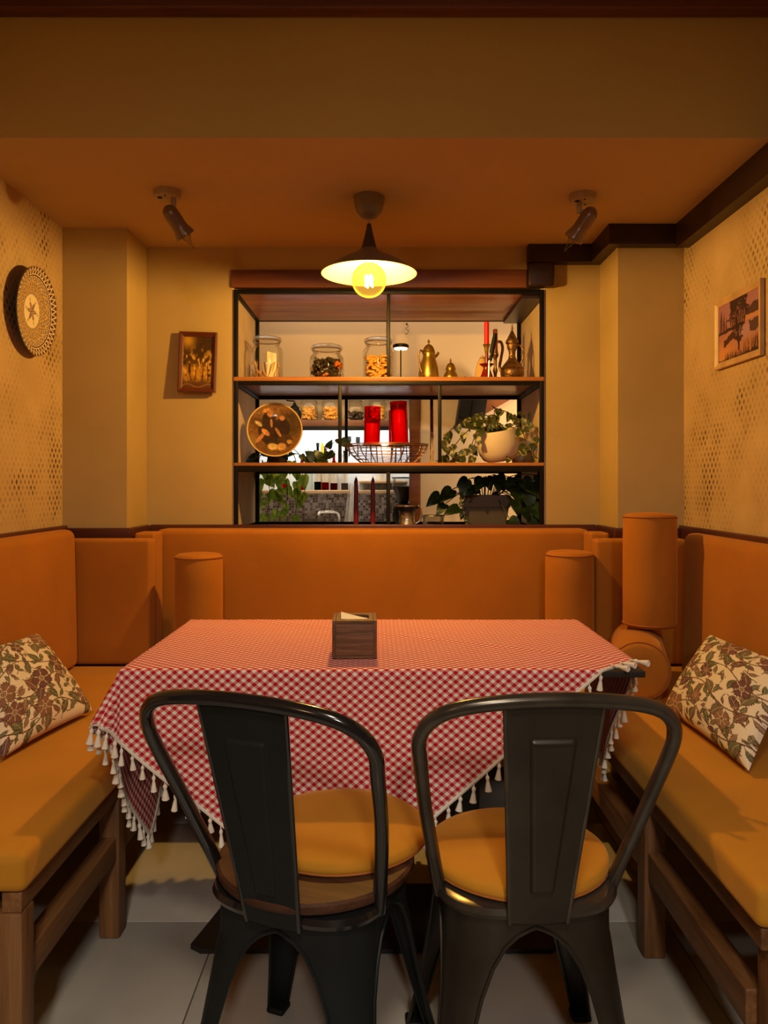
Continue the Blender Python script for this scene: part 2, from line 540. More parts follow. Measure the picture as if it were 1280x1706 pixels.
# ------------------------------------------------------------------ mesh helpers
class MB:
    def __init__(s):
        s.v = []
        s.f = []

    def add(s, vs, fs):
        o = len(s.v)
        s.v += [tuple(p) for p in vs]
        s.f += [tuple(i + o for i in f) for f in fs]

    def box(s, x0, x1, y0, y1, z0, z1):
        s.add([(x0, y0, z0), (x1, y0, z0), (x1, y1, z0), (x0, y1, z0), (x0, y0, z1), (x1, y0, z1), (x1, y1, z1), (x0, y1, z1)],
              [(0, 3, 2, 1), (4, 5, 6, 7), (0, 1, 5, 4), (1, 2, 6, 5), (2, 3, 7, 6), (3, 0, 4, 7)])
        return s

    def rbox(s, x0, x1, y0, y1, z0, z1, r=0.01, n=4, k=3, puff=(0, 0, 0)):
        """rounded (optionally puffed) box"""
        h = [(x1 - x0) / 2, (y1 - y0) / 2, (z1 - z0) / 2]
        c = [(x1 + x0) / 2, (y1 + y0) / 2, (z1 + z0) / 2]
        r = min(r, min(h) * 0.999)
        ticks = []
        for a in range(3):
            t = [-h[a] + r * i / k for i in range(k)]
            m = [-(h[a] - r) + 2 * (h[a] - r) * i / n for i in range(n + 1)]
            t = t + m + [-x for x in reversed(t)]
            ticks.append(t)
        idx = {}
        vs = []
        fs = []

        def vert(p):
            key = (round(p[0], 6), round(p[1], 6), round(p[2], 6))
            if key in idx:
                return idx[key]
            inn = [max(-(h[i] - r), min(h[i] - r, p[i])) for i in range(3)]
            d = [p[i] - inn[i] for i in range(3)]
            ln = math.sqrt(sum(x * x for x in d)) or 1.0
            q = [inn[i] + r * d[i] / ln for i in range(3)]
            for i in range(3):
                if puff[i]:
                    j, l = (i + 1) % 3, (i + 2) % 3
                    wgt = (1 - (q[j] / h[j]) ** 2) * (1 - (q[l] / h[l]) ** 2)
                    q[i] += puff[i] * max(0, wgt) ** 0.7 * (p[i] / h[i])
            idx[key] = len(vs)
            vs.append((q[0] + c[0], q[1] + c[1], q[2] + c[2]))
            return idx[key]
        for a in range(3):
            b, d = (a + 1) % 3, (a + 2) % 3
            for sg in (-1, 1):
                tb, td = ticks[b], ticks[d]
                for i in range(len(tb) - 1):
                    for j in range(len(td) - 1):
                        q = []
                        for (ii, jj) in ((i, j), (i + 1, j), (i + 1, j + 1), (i, j + 1)):
                            p = [0, 0, 0]
                            p[a] = sg * h[a]
                            p[b] = tb[ii]
                            p[d] = td[jj]
                            q.append(vert(p))
                        if sg < 0:
                            q.reverse()
                        fs.append(tuple(q))
        s.add(vs, fs)
        return s

    def lathe(s, prof, seg=24, c=(0, 0, 0), cap=True):
        vs = []
        fs = []
        n = len(prof)
        for (r, z) in prof:
            for i in range(seg):
                a = 2 * math.pi * i / seg
                vs.append((c[0] + r * math.cos(a), c[1] + r * math.sin(a), c[2] + z))
        for j in range(n - 1):
            for i in range(seg):
                k = (i + 1) % seg
                fs.append((j * seg + i, j * seg + k, (j + 1) * seg + k, (j + 1) * seg + i))
        if cap:
            fs.append(tuple(reversed(range(seg))))
            fs.append(tuple(range((n - 1) * seg, n * seg)))
        s.add(vs, fs)
        return s

    def tube(s, pts, r, seg=8, closed=False, cap=True):
        pts = [Vector(p) for p in pts]
        n = len(pts)
        rs = r if isinstance(r, (list, tuple)) else [r] * n
        vs = []
        fs = []
        prev = None
        for i, p in enumerate(pts):
            if closed:
                t = pts[(i + 1) % n] - pts[i - 1]
            else:
                t = pts[min(i + 1, n - 1)] - pts[max(i - 1, 0)]
            t.normalize()
            if prev is None:
                u = t.orthogonal().normalized()
            else:
                u = (prev - t * prev.dot(t))
                u = u.normalized() if u.length > 1e-6 else t.orthogonal().normalized()
            prev = u
            v = t.cross(u)
            for k in range(seg):
                a = 2 * math.pi * k / seg
                vs.append(p + (u * math.cos(a) + v * math.sin(a)) * rs[i])
        m = n if closed else n - 1
        for i in range(m):
            i2 = (i + 1) % n
            for k in range(seg):
                k2 = (k + 1) % seg
                fs.append((i * seg + k, i * seg + k2, i2 * seg + k2, i2 * seg + k))
        if cap and not closed:
            fs.append(tuple(reversed(range(seg))))
            fs.append(tuple(range((n - 1) * seg, n * seg)))
        s.add(vs, fs)
        return s

    def grid(s, fn, nu, nv):
        vs = [fn(i / nu, j / nv) for j in range(nv + 1) for i in range(nu + 1)]
        fs = [(j * (nu + 1) + i, j * (nu + 1) + i + 1, (j + 1) * (nu + 1) + i + 1, (j + 1) * (nu + 1) + i)
              for j in range(nv) for i in range(nu)]
        s.add(vs, fs)
        return s

    def prism(s, poly, z0, z1):
        n = len(poly)
        vs = [(x, y, z0) for x, y in poly] + [(x, y, z1) for x, y in poly]
        fs = [tuple(reversed(range(n))), tuple(range(n, 2 * n))] + [(i, (i + 1) % n, n + (i + 1) % n, n + i) for i in range(n)]
        s.add(vs, fs)
        return s

    def xform(s, M):
        s.v = [tuple(M @ Vector(p)) for p in s.v]
        return s

    def shift(s, d):
        s.v = [(p[0] + d[0], p[1] + d[1], p[2] + d[2]) for p in s.v]
        return s

    def build(s, name, mat, parent=None, world=False, angle=38.0):
        me = bpy.data.meshes.new(name)
        vs = s.v
        if world and parent is not None:
            l = parent.location
            vs = [(p[0] - l.x, p[1] - l.y, p[2] - l.z) for p in vs]
        me.from_pydata(vs, [], s.f)
        me.update()
        me.polygons.foreach_set('use_smooth', [True] * len(me.polygons))
        me.set_sharp_from_angle(angle=math.radians(angle))
        me.materials.append(MATS[mat])
        o = bpy.data.objects.new(name, me)
        col.objects.link(o)
        if parent is not None:
            o.parent = parent
        return o


def tag(o, label, cat=None, group=None, kind=None):
    if label:
        o['label'] = label
    if cat:
        o['category'] = cat
    if group:
        o['group'] = group
    if kind:
        o['kind'] = kind
    return o


def thing(name, label, cat, loc=(0, 0, 0), rz=0.0, group=None):
    o = bpy.data.objects.new(name, None)
    o.empty_display_size = 0.05
    col.objects.link(o)
    o.location = loc
    o.rotation_euler = (0, 0, rz)
    return tag(o, label, cat, group)


def struct(name, mb, mat, label=None):
    o = mb.build(name, mat)
    o['kind'] = 'structure'
    if label:
        o['label'] = label
    return o


def crom(pts, n=8, closed=False):
    pts = [Vector(p) for p in pts]
    out = []
    m = len(pts)
    rngs = range(m) if closed else range(m - 1)
    for i in rngs:
        if closed:
            p0, p1, p2, p3 = pts[i - 1], pts[i], pts[(i + 1) % m], pts[(i + 2) % m]
        else:
            p0, p1, p2, p3 = pts[max(i - 1, 0)], pts[i], pts[i + 1], pts[min(i + 2, m - 1)]
        for k in range(n):
            t = k / n
            out.append(0.5 * ((2 * p1) + (p2 - p0) * t + (2 * p0 - 5 * p1 + 4 * p2 - p3) * t * t + (3 * p1 - p0 - 3 * p2 + p3) * t ** 3))
    if not closed:
        out.append(pts[-1])
    return out


def set_col(o, arr):
    a = o.data.color_attributes.new('Col', 'FLOAT_COLOR', 'POINT')
    full = np.ones((len(o.data.vertices), 4), dtype=np.float32)
    full[:, :3] = arr
    a.data.foreach_set('color', full.ravel())


def instance(src, name, parent, loc, rot=None, scale=None):
    o = bpy.data.objects.new(name, src.data if hasattr(src, 'data') else src)
    col.objects.link(o)
    o.parent = parent
    o.location = loc
    if rot is not None:
        o.rotation_euler = rot
    if scale is not None:
        o.scale = scale if hasattr(scale, '__len__') else (scale,) * 3
    return o


def copy_thing(root, loc, rz=None, label=None, group=None):
    r = root.copy()
    col.objects.link(r)
    r.location = loc
    if rz is not None:
        r.rotation_euler = (0, 0, rz)
    if label:
        r['label'] = label
    if group:
        r['group'] = group
    for ch in list(root.children):
        c = ch.copy()
        col.objects.link(c)
        c.parent = r
        for g in ch.children:
            d = g.copy()
            col.objects.link(d)
            d.parent = c
    return r


# ------------------------------------------------------------------ room constants
YB = 3.30       # back wall
YP = 3.047      # pillar fronts
XL, XR = -1.276, 1.190
ZC = 2.193      # low ceiling over the booth
YS = 2.255      # soffit face, where the low ceiling ends
PLX, PRX = -1.02, 0.928
OX0, OX1, OZ0, OZ1 = -0.652, 0.694, 0.985, 2.092    # opening in back wall
YK = 3.90       # rear face of back wall

# floor: bedding plus individual tiles
fl = struct('floor', MB().box(-2.6, 2.6, -2.6, 5.2, -0.06, -0.004), 'grout')
tmb = MB().rbox(-0.5985, 0.5985, -0.2985, 0.2985, -0.012, 0.0, r=0.0015, n=1, k=1)
tile0 = tmb.build('floor_tile', 'tile', fl)
first = True
for ix in range(-1, 3):
    for iy in range(-3, 3):
        cx = -0.44 + 1.2 * ix + 0.6 - 1.2 + (0.0)
        cy = 2.069 + 0.6 * iy + 0.3
        if first:
            tile0.location = (cx, cy, 0)
            first = False
        else:
            instance(tile0, 'floor_tile', fl, (cx, cy, 0))

# walls
bw = MB()
bw.box(XL - 0.1, OX0, YB, YK, 0, ZC)
bw.box(OX1, XR + 0.1, YB, YK, 0, ZC)
bw.box(OX0, OX1, YB, YK, 0, OZ0)
bw.box(OX0, OX1, YB, YK, OZ1, ZC)
struct('wall_back', bw, 'paint')
struct('wall_left', MB().box(XL - 0.1, XL, 0.9, YB, 0, ZC), 'stencil')
struct('wall_right', MB().box(XR, XR + 0.1, 0.9, YB, 0, ZC), 'stencil')
struct('wall_pillar_left', MB().box(XL, PLX, YP, YB, 0, ZC), 'paint')
struct('wall_pillar_right', MB().box(PRX, XR, YP, YB, 0, ZC), 'paint')
struct('ceiling', MB().box(XL - 0.1, XR + 0.1, YS, YB, ZC, ZC + 0.08), 'ceiling_paint')
struct('wall_soffit', MB().box(-2.6, 2.6, YS, YS + 0.1, ZC + 0.002, 2.80).shift((0, -0.001, 0.0)), 'soffit_paint')
struct('ceiling_dining', MB().box(-2.6, 2.6, -2.6, YS, 2.80, 2.88), 'ceiling_paint')
struct('wall_side_left', MB().box(-2.7, -2.6, -2.6, 0.9, 0, 2.8).box(-2.6, XL, 0.9, 1.0, 0, 2.8), 'paint')
struct('wall_side_right', MB().box(2.6, 2.7, -2.6, 0.9, 0, 2.8).box(XR, 2.6, 0.9, 1.0, 0, 2.8), 'paint')
struct('wall_upper_left', MB().box(XL - 0.1, XL, 0.9, YS, ZC, 2.8), 'paint')
struct('wall_upper_right', MB().box(XR, XR + 0.1, 0.9, YS, ZC, 2.8), 'paint')
struct('wall_front', MB().box(-2.6, 2.6, -2.7, -2.6, 0, 2.8), 'paint')

# wooden beam at the head of the soffit, with its small catch
tr = struct('trim_1', MB().rbox(-2.5, 2.5, YS - 0.05, YS - 0.001, 2.545, 2.66, r=0.006, n=1), 'lintel_wood')
MB().rbox(-0.018, 0.018, YS - 0.062, YS - 0.05, 2.575, 2.61, r=0.004, n=1).build('catch', 'black_metal', tr)

# chair rail along walls and pillars
tz0, tz1 = 0.955, 1.003
struct('trim_2', MB().rbox(XL, XL + 0.022, 0.95, YP, tz0, tz1 + 0.01, r=0.004, n=1), 'red_wood_y')
struct('trim_3', MB().rbox(XL + 0.022, PLX + 0.02, YP - 0.022, YP, tz0, tz1, r=0.004, n=1), 'red_wood_x')
struct('trim_4', MB().rbox(PLX, PLX + 0.022, YP, YB - 0.022, tz0, tz1, r=0.004, n=1), 'red_wood_y')
struct('trim_5', MB().rbox(PLX + 0.022, PRX - 0.022, YB - 0.022, YB, tz0, tz1, r=0.004, n=1), 'red_wood_x')
struct('trim_6', MB().rbox(PRX - 0.022, PRX, YP, YB - 0.022, tz0, tz1, r=0.004, n=1), 'red_wood_y')
struct('trim_7', MB().rbox(PRX - 0.02, XR - 0.022, YP - 0.022, YP, tz0, tz1, r=0.004, n=1), 'red_wood_x')
struct('trim_8', MB().rbox(XR - 0.022, XR, 0.95, YP, tz0, tz1 + 0.01, r=0.004, n=1), 'red_wood_y')

# dark boxed-in duct stepping round the right pillar
d = 0.05
struct('trim_9', MB().box(XR - d, XR, 0.95, YP - d, ZC - 0.095, ZC - 0.0005), 'dark_trim')
struct('trim_10', MB().box(PRX - d, XR, YP - d, YP, ZC - 0.080, ZC - 0.0005), 'dark_trim')
struct('trim_11', MB().box(PRX - d, PRX, YP, YB - d, ZC - 0.076, ZC - 0.0005), 'dark_trim')
struct('trim_12', MB().box(0.612, PRX, YB - d, YB, ZC - 0.076, ZC - 0.0005), 'dark_trim')
struct('trim_13', MB().rbox(0.612, 0.722, YB - d, YB - 0.0005, 2.015, ZC - 0.076, r=0.01, n=1), 'dark_trim')
struct('trim_14', MB().box(0.597, 0.683, YB + 0.022, YK - 0.06, 1.978, 2.0105), 'dark_trim')

# opening: jamb linings, wooden lintel, sill
struct('trim_15', MB().box(OX0, OX0 + 0.006, YB + 0.001, YK, OZ0, OZ1), 'jamb')
struct('trim_16', MB().box(OX1 - 0.006, OX1, YB + 0.001, YK, OZ0, OZ1), 'jamb')
lin = struct('trim_17', MB().rbox(OX0 - 0.004, 0.612, YB - 0.012, YB + 0.02, 2.018, OZ1 + 0.002, r=0.004, n=1), 'lintel_wood')
sill = struct('trim_18', MB().rbox(OX0, OX1, YB + 0.0, YK, OZ0 - 0.02, OZ0, r=0.003, n=1), 'pale_wood')

# ------------------------------------------------------------------ shelf unit in the opening
su = thing('shelf_unit', 'black steel frame shelving with brown boards set in the wall opening', 'shelf', (0.02, YB + 0.29, OZ0))


def bar(x0, x1, y0, y1, z0, z1, name='frame_bar'):
    return MB().rbox(x0, x1, y0, y1, z0, z1, r=0.002, n=1, k=1).build(name, 'frame_black', su, world=True)


YF0, YF1 = YB - 0.008, YB + 0.010
YR0, YR1 = YK - 0.048, YK - 0.030
FX0, FX1 = OX0 + 0.007, OX1 - 0.007
S1, S2 = 1.636, 1.268
TOPZ = 2.010
for x in (FX0, FX1 - 0.018):
    bar(x, x + 0.018, YF0, YF1, OZ0, TOPZ, 'post')
    bar(x, x + 0.018, YR0, YR1, OZ0, TOPZ, 'post')
for (y0, y1) in ((YF0, YF1), (YR0, YR1)):
    bar(FX0 + 0.018, FX1 - 0.018, y0, y1, TOPZ - 0.018, TOPZ)
    bar(FX0 + 0.018, FX1 - 0.018, y0, y1, S1 - 0.036, S1 - 0.018)
    bar(FX0 + 0.018, FX1 - 0.018, y0, y1, S2 - 0.040, S2 - 0.014)
for x in (FX0, FX1 - 0.018):
    for zt in (TOPZ, S1 - 0.018, S2 - 0.014):
        bar(x, x + 0.018, YF1, YR0, zt - 0.018, zt, 'side_bar')
for (xs, za, zb) in (((0.012,), S1, TOPZ - 0.018), ((-0.197, 0.232), S2, S1 - 0.036), ((0.012,), OZ0, S2 - 0.040)):
    for x in xs:
        bar(x, x + 0.015, YF0, YF1, za if za != OZ0 else OZ0, zb, 'upright')
        bar(x, x + 0.015, YR0, YR1, za, zb, 'upright')
for (y0, y1) in ((YF1, YB + 0.33), (YB + 0.333, YR0)):
    MB().rbox(FX0 + 0.02, 0.597 if True else FX1, y0, y1, TOPZ - 0.016, TOPZ + 0.003, r=0.002, n=1).build('top_board', 'shelf_wood', su, world=True)
MB().rbox(FX0 + 0.001, FX1 - 0.001, YF0 - 0.001, YR1, S1 - 0.018, S1, r=0.002, n=1).build('shelf_board', 'shelf_wood', su, world=True)
MB().rbox(FX0 + 0.001, FX1 - 0.001, YF0 - 0.001, YR1, S2 - 0.014, S2, r=0.002, n=1).build('shelf_board', 'shelf_wood', su, world=True)

# ------------------------------------------------------------------ bar room beyond
YW = 5.0
struct('wall_bar', MB().box(-2.2, 0.6, YW, YW + 0.1, 1.53, 2.75), 'bar_paint')
struct('wall_bar_white', MB().box(-2.2, 0.6, YW, YW + 0.1, 1.13, 1.53), 'bar_white')
struct('wall_bar_mosaic', MB().box(-2.2, 0.6, YW, YW + 0.1, 0.0, 1.13), 'mosaic')
struct('wall_bar_right', MB().box(0.215, 2.3, 4.50, 4.60, 0, 1.735), 'bar_paint')
struct('wall_bar_bulkhead', MB().box(-2.2, 2.2, 4.47, 4.60, 1.735, 2.75), 'bar_paint')
struct('wall_bar_side', MB().box(-2.3, -2.2, YK, YW, 0, 2.75), 'bar_paint')
struct('wall_bar_end', MB().box(2.2, 2.3, YK, 4.5, 0, 2.75), 'bar_paint')
struct('wall_bar_near', MB().box(-2.2, XL - 0.1, YK - 0.1, YK, 0, 2.75).box(XR + 0.1, 2.2, YK - 0.1, YK, 0, 2.75).box(XL - 0.1, XR + 0.1, YK - 0.1, YK, ZC, 2.75), 'bar_paint')
struct('ceiling_bar', MB().box(-2.3, 2.3, YK - 0.1, YW + 0.1, 2.75, 2.83), 'bar_paint')
struct('trim_19', MB().rbox(0.150, 0.214, 4.49, 4.61, 0, 1.734, r=0.006, n=1), 'lintel_wood')

# ------------------------------------------------------------------ benches
SZ = 0.48      # seat height


def bench(name, label, x0, x1, y0, y1, legs, stretch, mat='velvet_ochre', ax='y', splits=None):
    t = thing(name, label, 'bench', ((x0 + x1) / 2, (y0 + y1) / 2, 0))
    MB().rbox(x0, x1, y0, y1, 0.405, SZ, r=0.018, n=8, k=3, puff=(0, 0, 0.006)).build('seat_cushion', mat, t, world=True)
    ins = 0.012
    if ax == 'y':
        MB().rbox(x0 + ins, x0 + 0.05, y0 + 0.01, y1 - 0.01, 0.365, 0.404, r=0.003, n=1).build('seat_rail', 'bench_wood_y', t, world=True)
        MB().rbox(x1 - 0.05, x1 - ins, y0 + 0.01, y1 - 0.01, 0.365, 0.404, r=0.003, n=1).build('seat_rail', 'bench_wood_y', t, world=True)
    else:
        MB().rbox(x0 + 0.01, x1 - 0.01, y0 + ins, y0 + 0.05, 0.365, 0.404, r=0.003, n=1).build('seat_rail', 'bench_wood_x', t, world=True)
        MB().rbox(x0 + 0.01, x1 - 0.01, y1 - 0.05, y1 - ins, 0.365, 0.404, r=0.003, n=1).build('seat_rail', 'bench_wood_x', t, world=True)
    for (lx, ly) in legs:
        MB().rbox(lx - 0.028, lx + 0.028, ly - 0.028, ly + 0.028, 0, 0.366, r=0.008, n=1, k=1).build('leg', 'bench_wood_z', t, world=True)
    for (a0, a1, b0, b1, z0, z1, m) in stretch:
        MB().rbox(a0, a1, b0, b1, z0, z1, r=0.004, n=1).build('stretcher', m, t, world=True)
    return t


lx = -0.712
bench('bench', 'orange velvet bench along the lattice wall with the round patterned plate', XL + 0.001, -0.675, 1.445, 2.95,
      [(lx, 1.48), (lx, 2.014), (lx, 2.86), (XL + 0.05, 1.48), (XL + 0.05, 2.86)],
      [(lx - 0.02, lx + 0.02, 1.508, 1.986, 0.205, 0.265, 'bench_wood_y'), (lx - 0.02, lx + 0.02, 2.042, 2.832, 0.205, 0.265, 'bench_wood_y'),
       (XL + 0.08, lx - 0.03, 1.995, 2.035, 0.30, 0.365, 'bench_wood_x'), (XL + 0.08, lx - 0.03, 1.46, 1.50, 0.30, 0.365, 'bench_wood_x')])
rx = 0.672
bench('bench', 'orange velvet bench along the lattice wall with the pale framed picture', 0.645, XR - 0.001, 1.327, 2.95,
      [(rx + 0.028, 1.36), (rx, 1.93), (rx, 2.86), (XR - 0.05, 1.36), (XR - 0.05, 2.86)],
      [(rx - 0.018, rx + 0.022, 1.388, 1.902, 0.195, 0.265, 'bench_wood_y'), (rx - 0.018, rx + 0.022, 1.958, 2.832, 0.195, 0.265, 'bench_wood_y'),
       (rx + 0.028, XR - 0.08, 1.91, 1.95, 0.30, 0.365, 'bench_wood_x'), (rx + 0.056, XR - 0.08, 1.34, 1.38, 0.30, 0.365, 'bench_wood_x')])
bench('bench', 'orange velvet bench behind the table below the shelf opening', -0.674, 0.644, 2.57, 3.215,
      [(-0.60, 2.66), (0.58, 2.66), (-0.60, 3.15), (0.58, 3.15)],
      [(-0.572, 0.552, 2.64, 2.68, 0.205, 0.265, 'bench_wood_x')], ax='x')


def backrest(label, x0, x1, y0, y1, z0, z1, r=0.02, puff=(0, 0, 0), shear=None):
    mb = MB().rbox(x0, x1, y0, y1, z0, z1, r=r, n=8, k=3, puff=puff)
    if shear:
        mb.v = [(p[0] + shear[0] * (1 - (p[2] - z0) / (z1 - z0)), p[1] + shear[1] * (1 - (p[2] - z0) / (z1 - z0)), p[2]) for p in mb.v]
    o = mb.build('backrest_cushion', 'velvet')
    return tag(o, label, 'cushion')


zb = SZ + 0.004
backrest('wide orange backrest cushion behind the table below the shelf opening', -0.935, 0.845, 3.145, 3.275, zb, 0.990, 0.022, (0, 0.008, 0))
backrest('orange backrest cushion covering the front of the pillar beside the forest picture', -1.245, -0.896, 2.942, 3.022, zb, 0.965, 0.015)
backrest('narrow orange side cushion returning from the pillar by the forest picture', -0.985, -0.902, 3.026, 3.136, zb, 0.985, 0.012)
backrest('long orange backrest cushion against the wall with the round patterned plate', XL + 0.024, -1.172, 1.45, 2.93, zb, 1.005, 0.03, (0.008, 0, 0), (0.012, 0))
backrest('orange backrest cushion covering the pillar behind the two stacked bolsters', 0.812, 1.165, 2.942, 3.022, zb, 0.965, 0.015)
backrest('narrow orange side cushion returning from the pillar by the stacked bolsters', 0.812, 0.89, 3.026, 3.136, zb, 0.985, 0.012)
backrest('long orange backrest cushion against the wall with the pale framed picture', 1.088, XR - 0.024, 1.33, 2.80, zb, 1.0, 0.03, (0.008, 0, 0), (-0.012, 0))


def bolster(label, M, length=0.425, r=0.091, group=None):
    t = thing('bolster', label, 'bolster', group=group)
    t.matrix_world = M
    prof = [(0.001, 0.0), (r * 0.5, 0.0005), (r * 0.85, 0.003), (r * 0.95, 0.008), (r, 0.018), (r * 1.004, length * 0.3),
            (r * 1.004, length * 0.7), (r, length - 0.018), (r * 0.95, length - 0.008), (r * 0.85, length - 0.002), (r * 0.5, length + 0.002), (0.001, length + 0.004)]
    MB().lathe(prof, 40, cap=False).build('cover', 'velvet', t, angle=60)
    for z in (0.014, length - 0.014):
        MB().tube([(1.006 * r * math.cos(a), 1.006 * r * math.sin(a), z) for a in [2 * math.pi * i / 40 for i in range(40)]], 0.0025, 6, closed=True).build('piping', 'piping', t)
    return t


bolster('upright orange bolster beside the narrow cushion by the forest picture', Matrix.Translation((-0.714, 2.96, SZ + 0.005)))
bolster('upright orange bolster standing by the narrow cushion next to the stacked bolsters', Matrix.Translation((0.712, 2.95, SZ + 0.005)), 0.435)
# lying bolster, and the one standing on it and leaning on the backrest
axis = Vector((0.30, 1.0, 0.0)).normalized()
Rm = axis.to_track_quat('Z', 'Y').to_matrix().to_4x4()
bolster('orange bolster lying on the bench beneath an upright one', Matrix.Translation(Vector((0.815, 2.44, SZ + 0.1005))) @ Rm, 0.42)
axis = Vector((0.008, 0.022, 1.0)).normalized()
Rm = axis.to_track_quat('Z', 'Y').to_matrix().to_4x4()
bolster('orange bolster standing upright on top of a lying one in the corner', Matrix.Translation(Vector((0.934, 2.70, 0.6745))) @ Rm, 0.40)

# ------------------------------------------------------------------ table
TX0, TX1, TY0, TY1, TZ = -0.600, 0.600, 1.76, 2.40, 0.75
tb = thing('dining_table', 'black pedestal table standing under the red gingham cloth', 'table', (0, 2.08, 0))
MB().rbox(TX0, TX1, TY0, TY1, TZ - 0.016, TZ - 0.001, r=0.003, n=1).build('table_top', 'table_black', tb, world=True)
MB().prism([(-0.46, 1.925), (0.42, 1.925), (0.45, 1.955), (0.42, 2.24), (-0.42, 2.24), (-0.49, 1.945)], 0.001, 0.013).build('base_plate', 'table_black', tb, world=True)
for x in (-0.22, 0.22):
    MB().rbox(x - 0.035, x + 0.035, 2.05, 2.12, 0.013, TZ - 0.045, r=0.006, n=1).build('column', 'table_black', tb, world=True)
    MB().rbox(x - 0.05, x + 0.05, 1.86, 2.30, TZ - 0.045, TZ - 0.0165, r=0.004, n=1).build('bracket', 'table_black', tb, world=True)

# ------------------------------------------------------------------ tablecloth
F = np.array([-0.132, 1.22])
Rr = np.array([0.98, 2.17])
Lf = np.array([-1.085, 1.99])
Bk = Lf + Rr - F


def drape(u, v):
    ex = max(0.0, u - TX1) + min(0.0, u - TX0)
    ey = max(0.0, v - TY1) + min(0.0, v - TY0)
    cx = min(max(u, TX0), TX1)
    cy = min(max(v, TY0), TY1)
    r = math.hypot(ex, ey)
    z = TZ + 0.0025
    if r < 1e-9:
        z += 0.0012 * (math.sin(u * 9 + v * 14) + 1) * 0.6 + 0.0018 * math.exp(-((u * 0.55 + v - 2.18) / 0.02) ** 2)
        return (u, v, z)
    hx, hy = ex / r, ey / r
    o = abs(2 * hx * hy) * 0.50
    # round the fold at the edge
    rad = 0.006
    arc = min(r, rad * math.pi / 2)
    ang = arc / rad
    out = rad * math.sin(ang)
    down = rad * (1 - math.cos(ang))
    rr = r - arc
    out += rr * o
    down += rr * math.sqrt(1 - o * o)
    # gentle waves in the hanging part
    s = u * abs(hy) + v * abs(hx)
    wv = 0.011 * math.sin(s * 11.0 + 0.8) + 0.006 * math.sin(s * 23 + 2.0)
    amp = min(1.0, r / 0.35)
    out += (wv + 0.010) * amp + 0.002
    return (cx + hx * out, cy + hy * out, z - down)


NC = 170
cv = []
cuv = []
for j in range(NC + 1):
    for i in range(NC + 1):
        a, b = i / NC, j / NC
        p = F + (Rr - F) * a + (Lf - F) * b
        cv.append(drape(p[0], p[1]))
        cuv.append((a * 1.463 / 1.227, b))
cf = [(j * (NC + 1) + i, j * (NC + 1) + i + 1, (j + 1) * (NC + 1) + i + 1, (j + 1) * (NC + 1) + i) for j in range(NC) for i in range(NC)]
tc_root = thing('tablecloth', 'red and white gingham tablecloth with white tassel fringe draped over the table', 'tablecloth', (0, 2.08, TZ))
cm = MB()
cm.v, cm.f = cv, cf
cloth = cm.build('cloth', 'gingham', tc_root, world=True, angle=180)
uvl = cloth.data.uv_layers.new(name='UVMap')
li = np.empty(len(cloth.data.loops), dtype=np.int32)
cloth.data.loops.foreach_get('vertex_index', li)
uvl.data.foreach_set('uv', np.array(cuv, dtype=np.float32)[li].ravel())
sol = cloth.modifiers.new('thick', 'SOLIDIFY')
sol.thickness = 0.0012
sol.offset = 1.0

# braid along the hem and hanging tassels
hem = []
for (p, q) in ((F, Rr), (Rr, Bk), (Bk, Lf), (Lf, F)):
    n = 60
    pts = []
    for k in range(n + 1):
        g = p + (q - p) * (k / n)
        pts.append(Vector(drape(g[0], g[1])))
    hem.append(pts)
    MB().tube([pt + Vector((0, 0, -0.001)) for pt in pts], 0.0042, 6).build('braid_trim', 'white_fringe', tc_root, world=True)
tm = MB()
tm.tube([(0, 0, 0), (0.0005, 0, -0.012)], 0.0016, 5)
tm.lathe([(0.0015, -0.010), (0.0042, -0.013), (0.0046, -0.017), (0.0030, -0.0205), (0.0042, -0.026), (0.0062, -0.036), (0.0078, -0.043), (0.0060, -0.0445), (0.002, -0.043)], 9)
tas0 = None
ti = 0
for e, pts in enumerate(hem):
    nt_ = 38
    for k in range(nt_):
        t = (k + 0.5) / nt_ * 60
        i0 = int(t)
        pt = pts[i0].lerp(pts[min(i0 + 1, 60)], t - i0)
        flat = abs(pt.z - TZ) < 0.02 and TX0 - 0.003 < pt.x < TX1 + 0.003 and TY0 - 0.003 < pt.y < TY1 + 0.003
        loc = pt - tc_root.location
        if flat:
            nx, ny = (0.64, -0.77)
            rot = Euler((math.radians(-88), 0, math.atan2(ny, nx) - math.pi / 2 + random.uniform(-0.5, 0.5)))
            # lying on the table top, pointing outward
            dirv = Vector((nx, ny, 0)).normalized()
            q = Vector((0, 0, -1)).rotation_difference(Vector((dirv.x, dirv.y, -0.02)))
            rot = q.to_euler()
            loc = loc + Vector((0, 0, 0.006))
        else:
            rot = Euler((random.uniform(-0.12, 0.12), random.uniform(-0.12, 0.12), random.uniform(0, 6)))
        if tas0 is None:
            tas0 = tm.build('tassel', 'white_fringe', tc_root)
            o = tas0
        else:
            o = bpy.data.objects.new('tassel', tas0.data)
            col.objects.link(o)
            o.parent = tc_root
        o.location = loc
        o.rotation_euler = rot
        s_ = random.uniform(0.88, 1.15)
        o.scale = (s_, s_, random.uniform(0.9, 1.2))

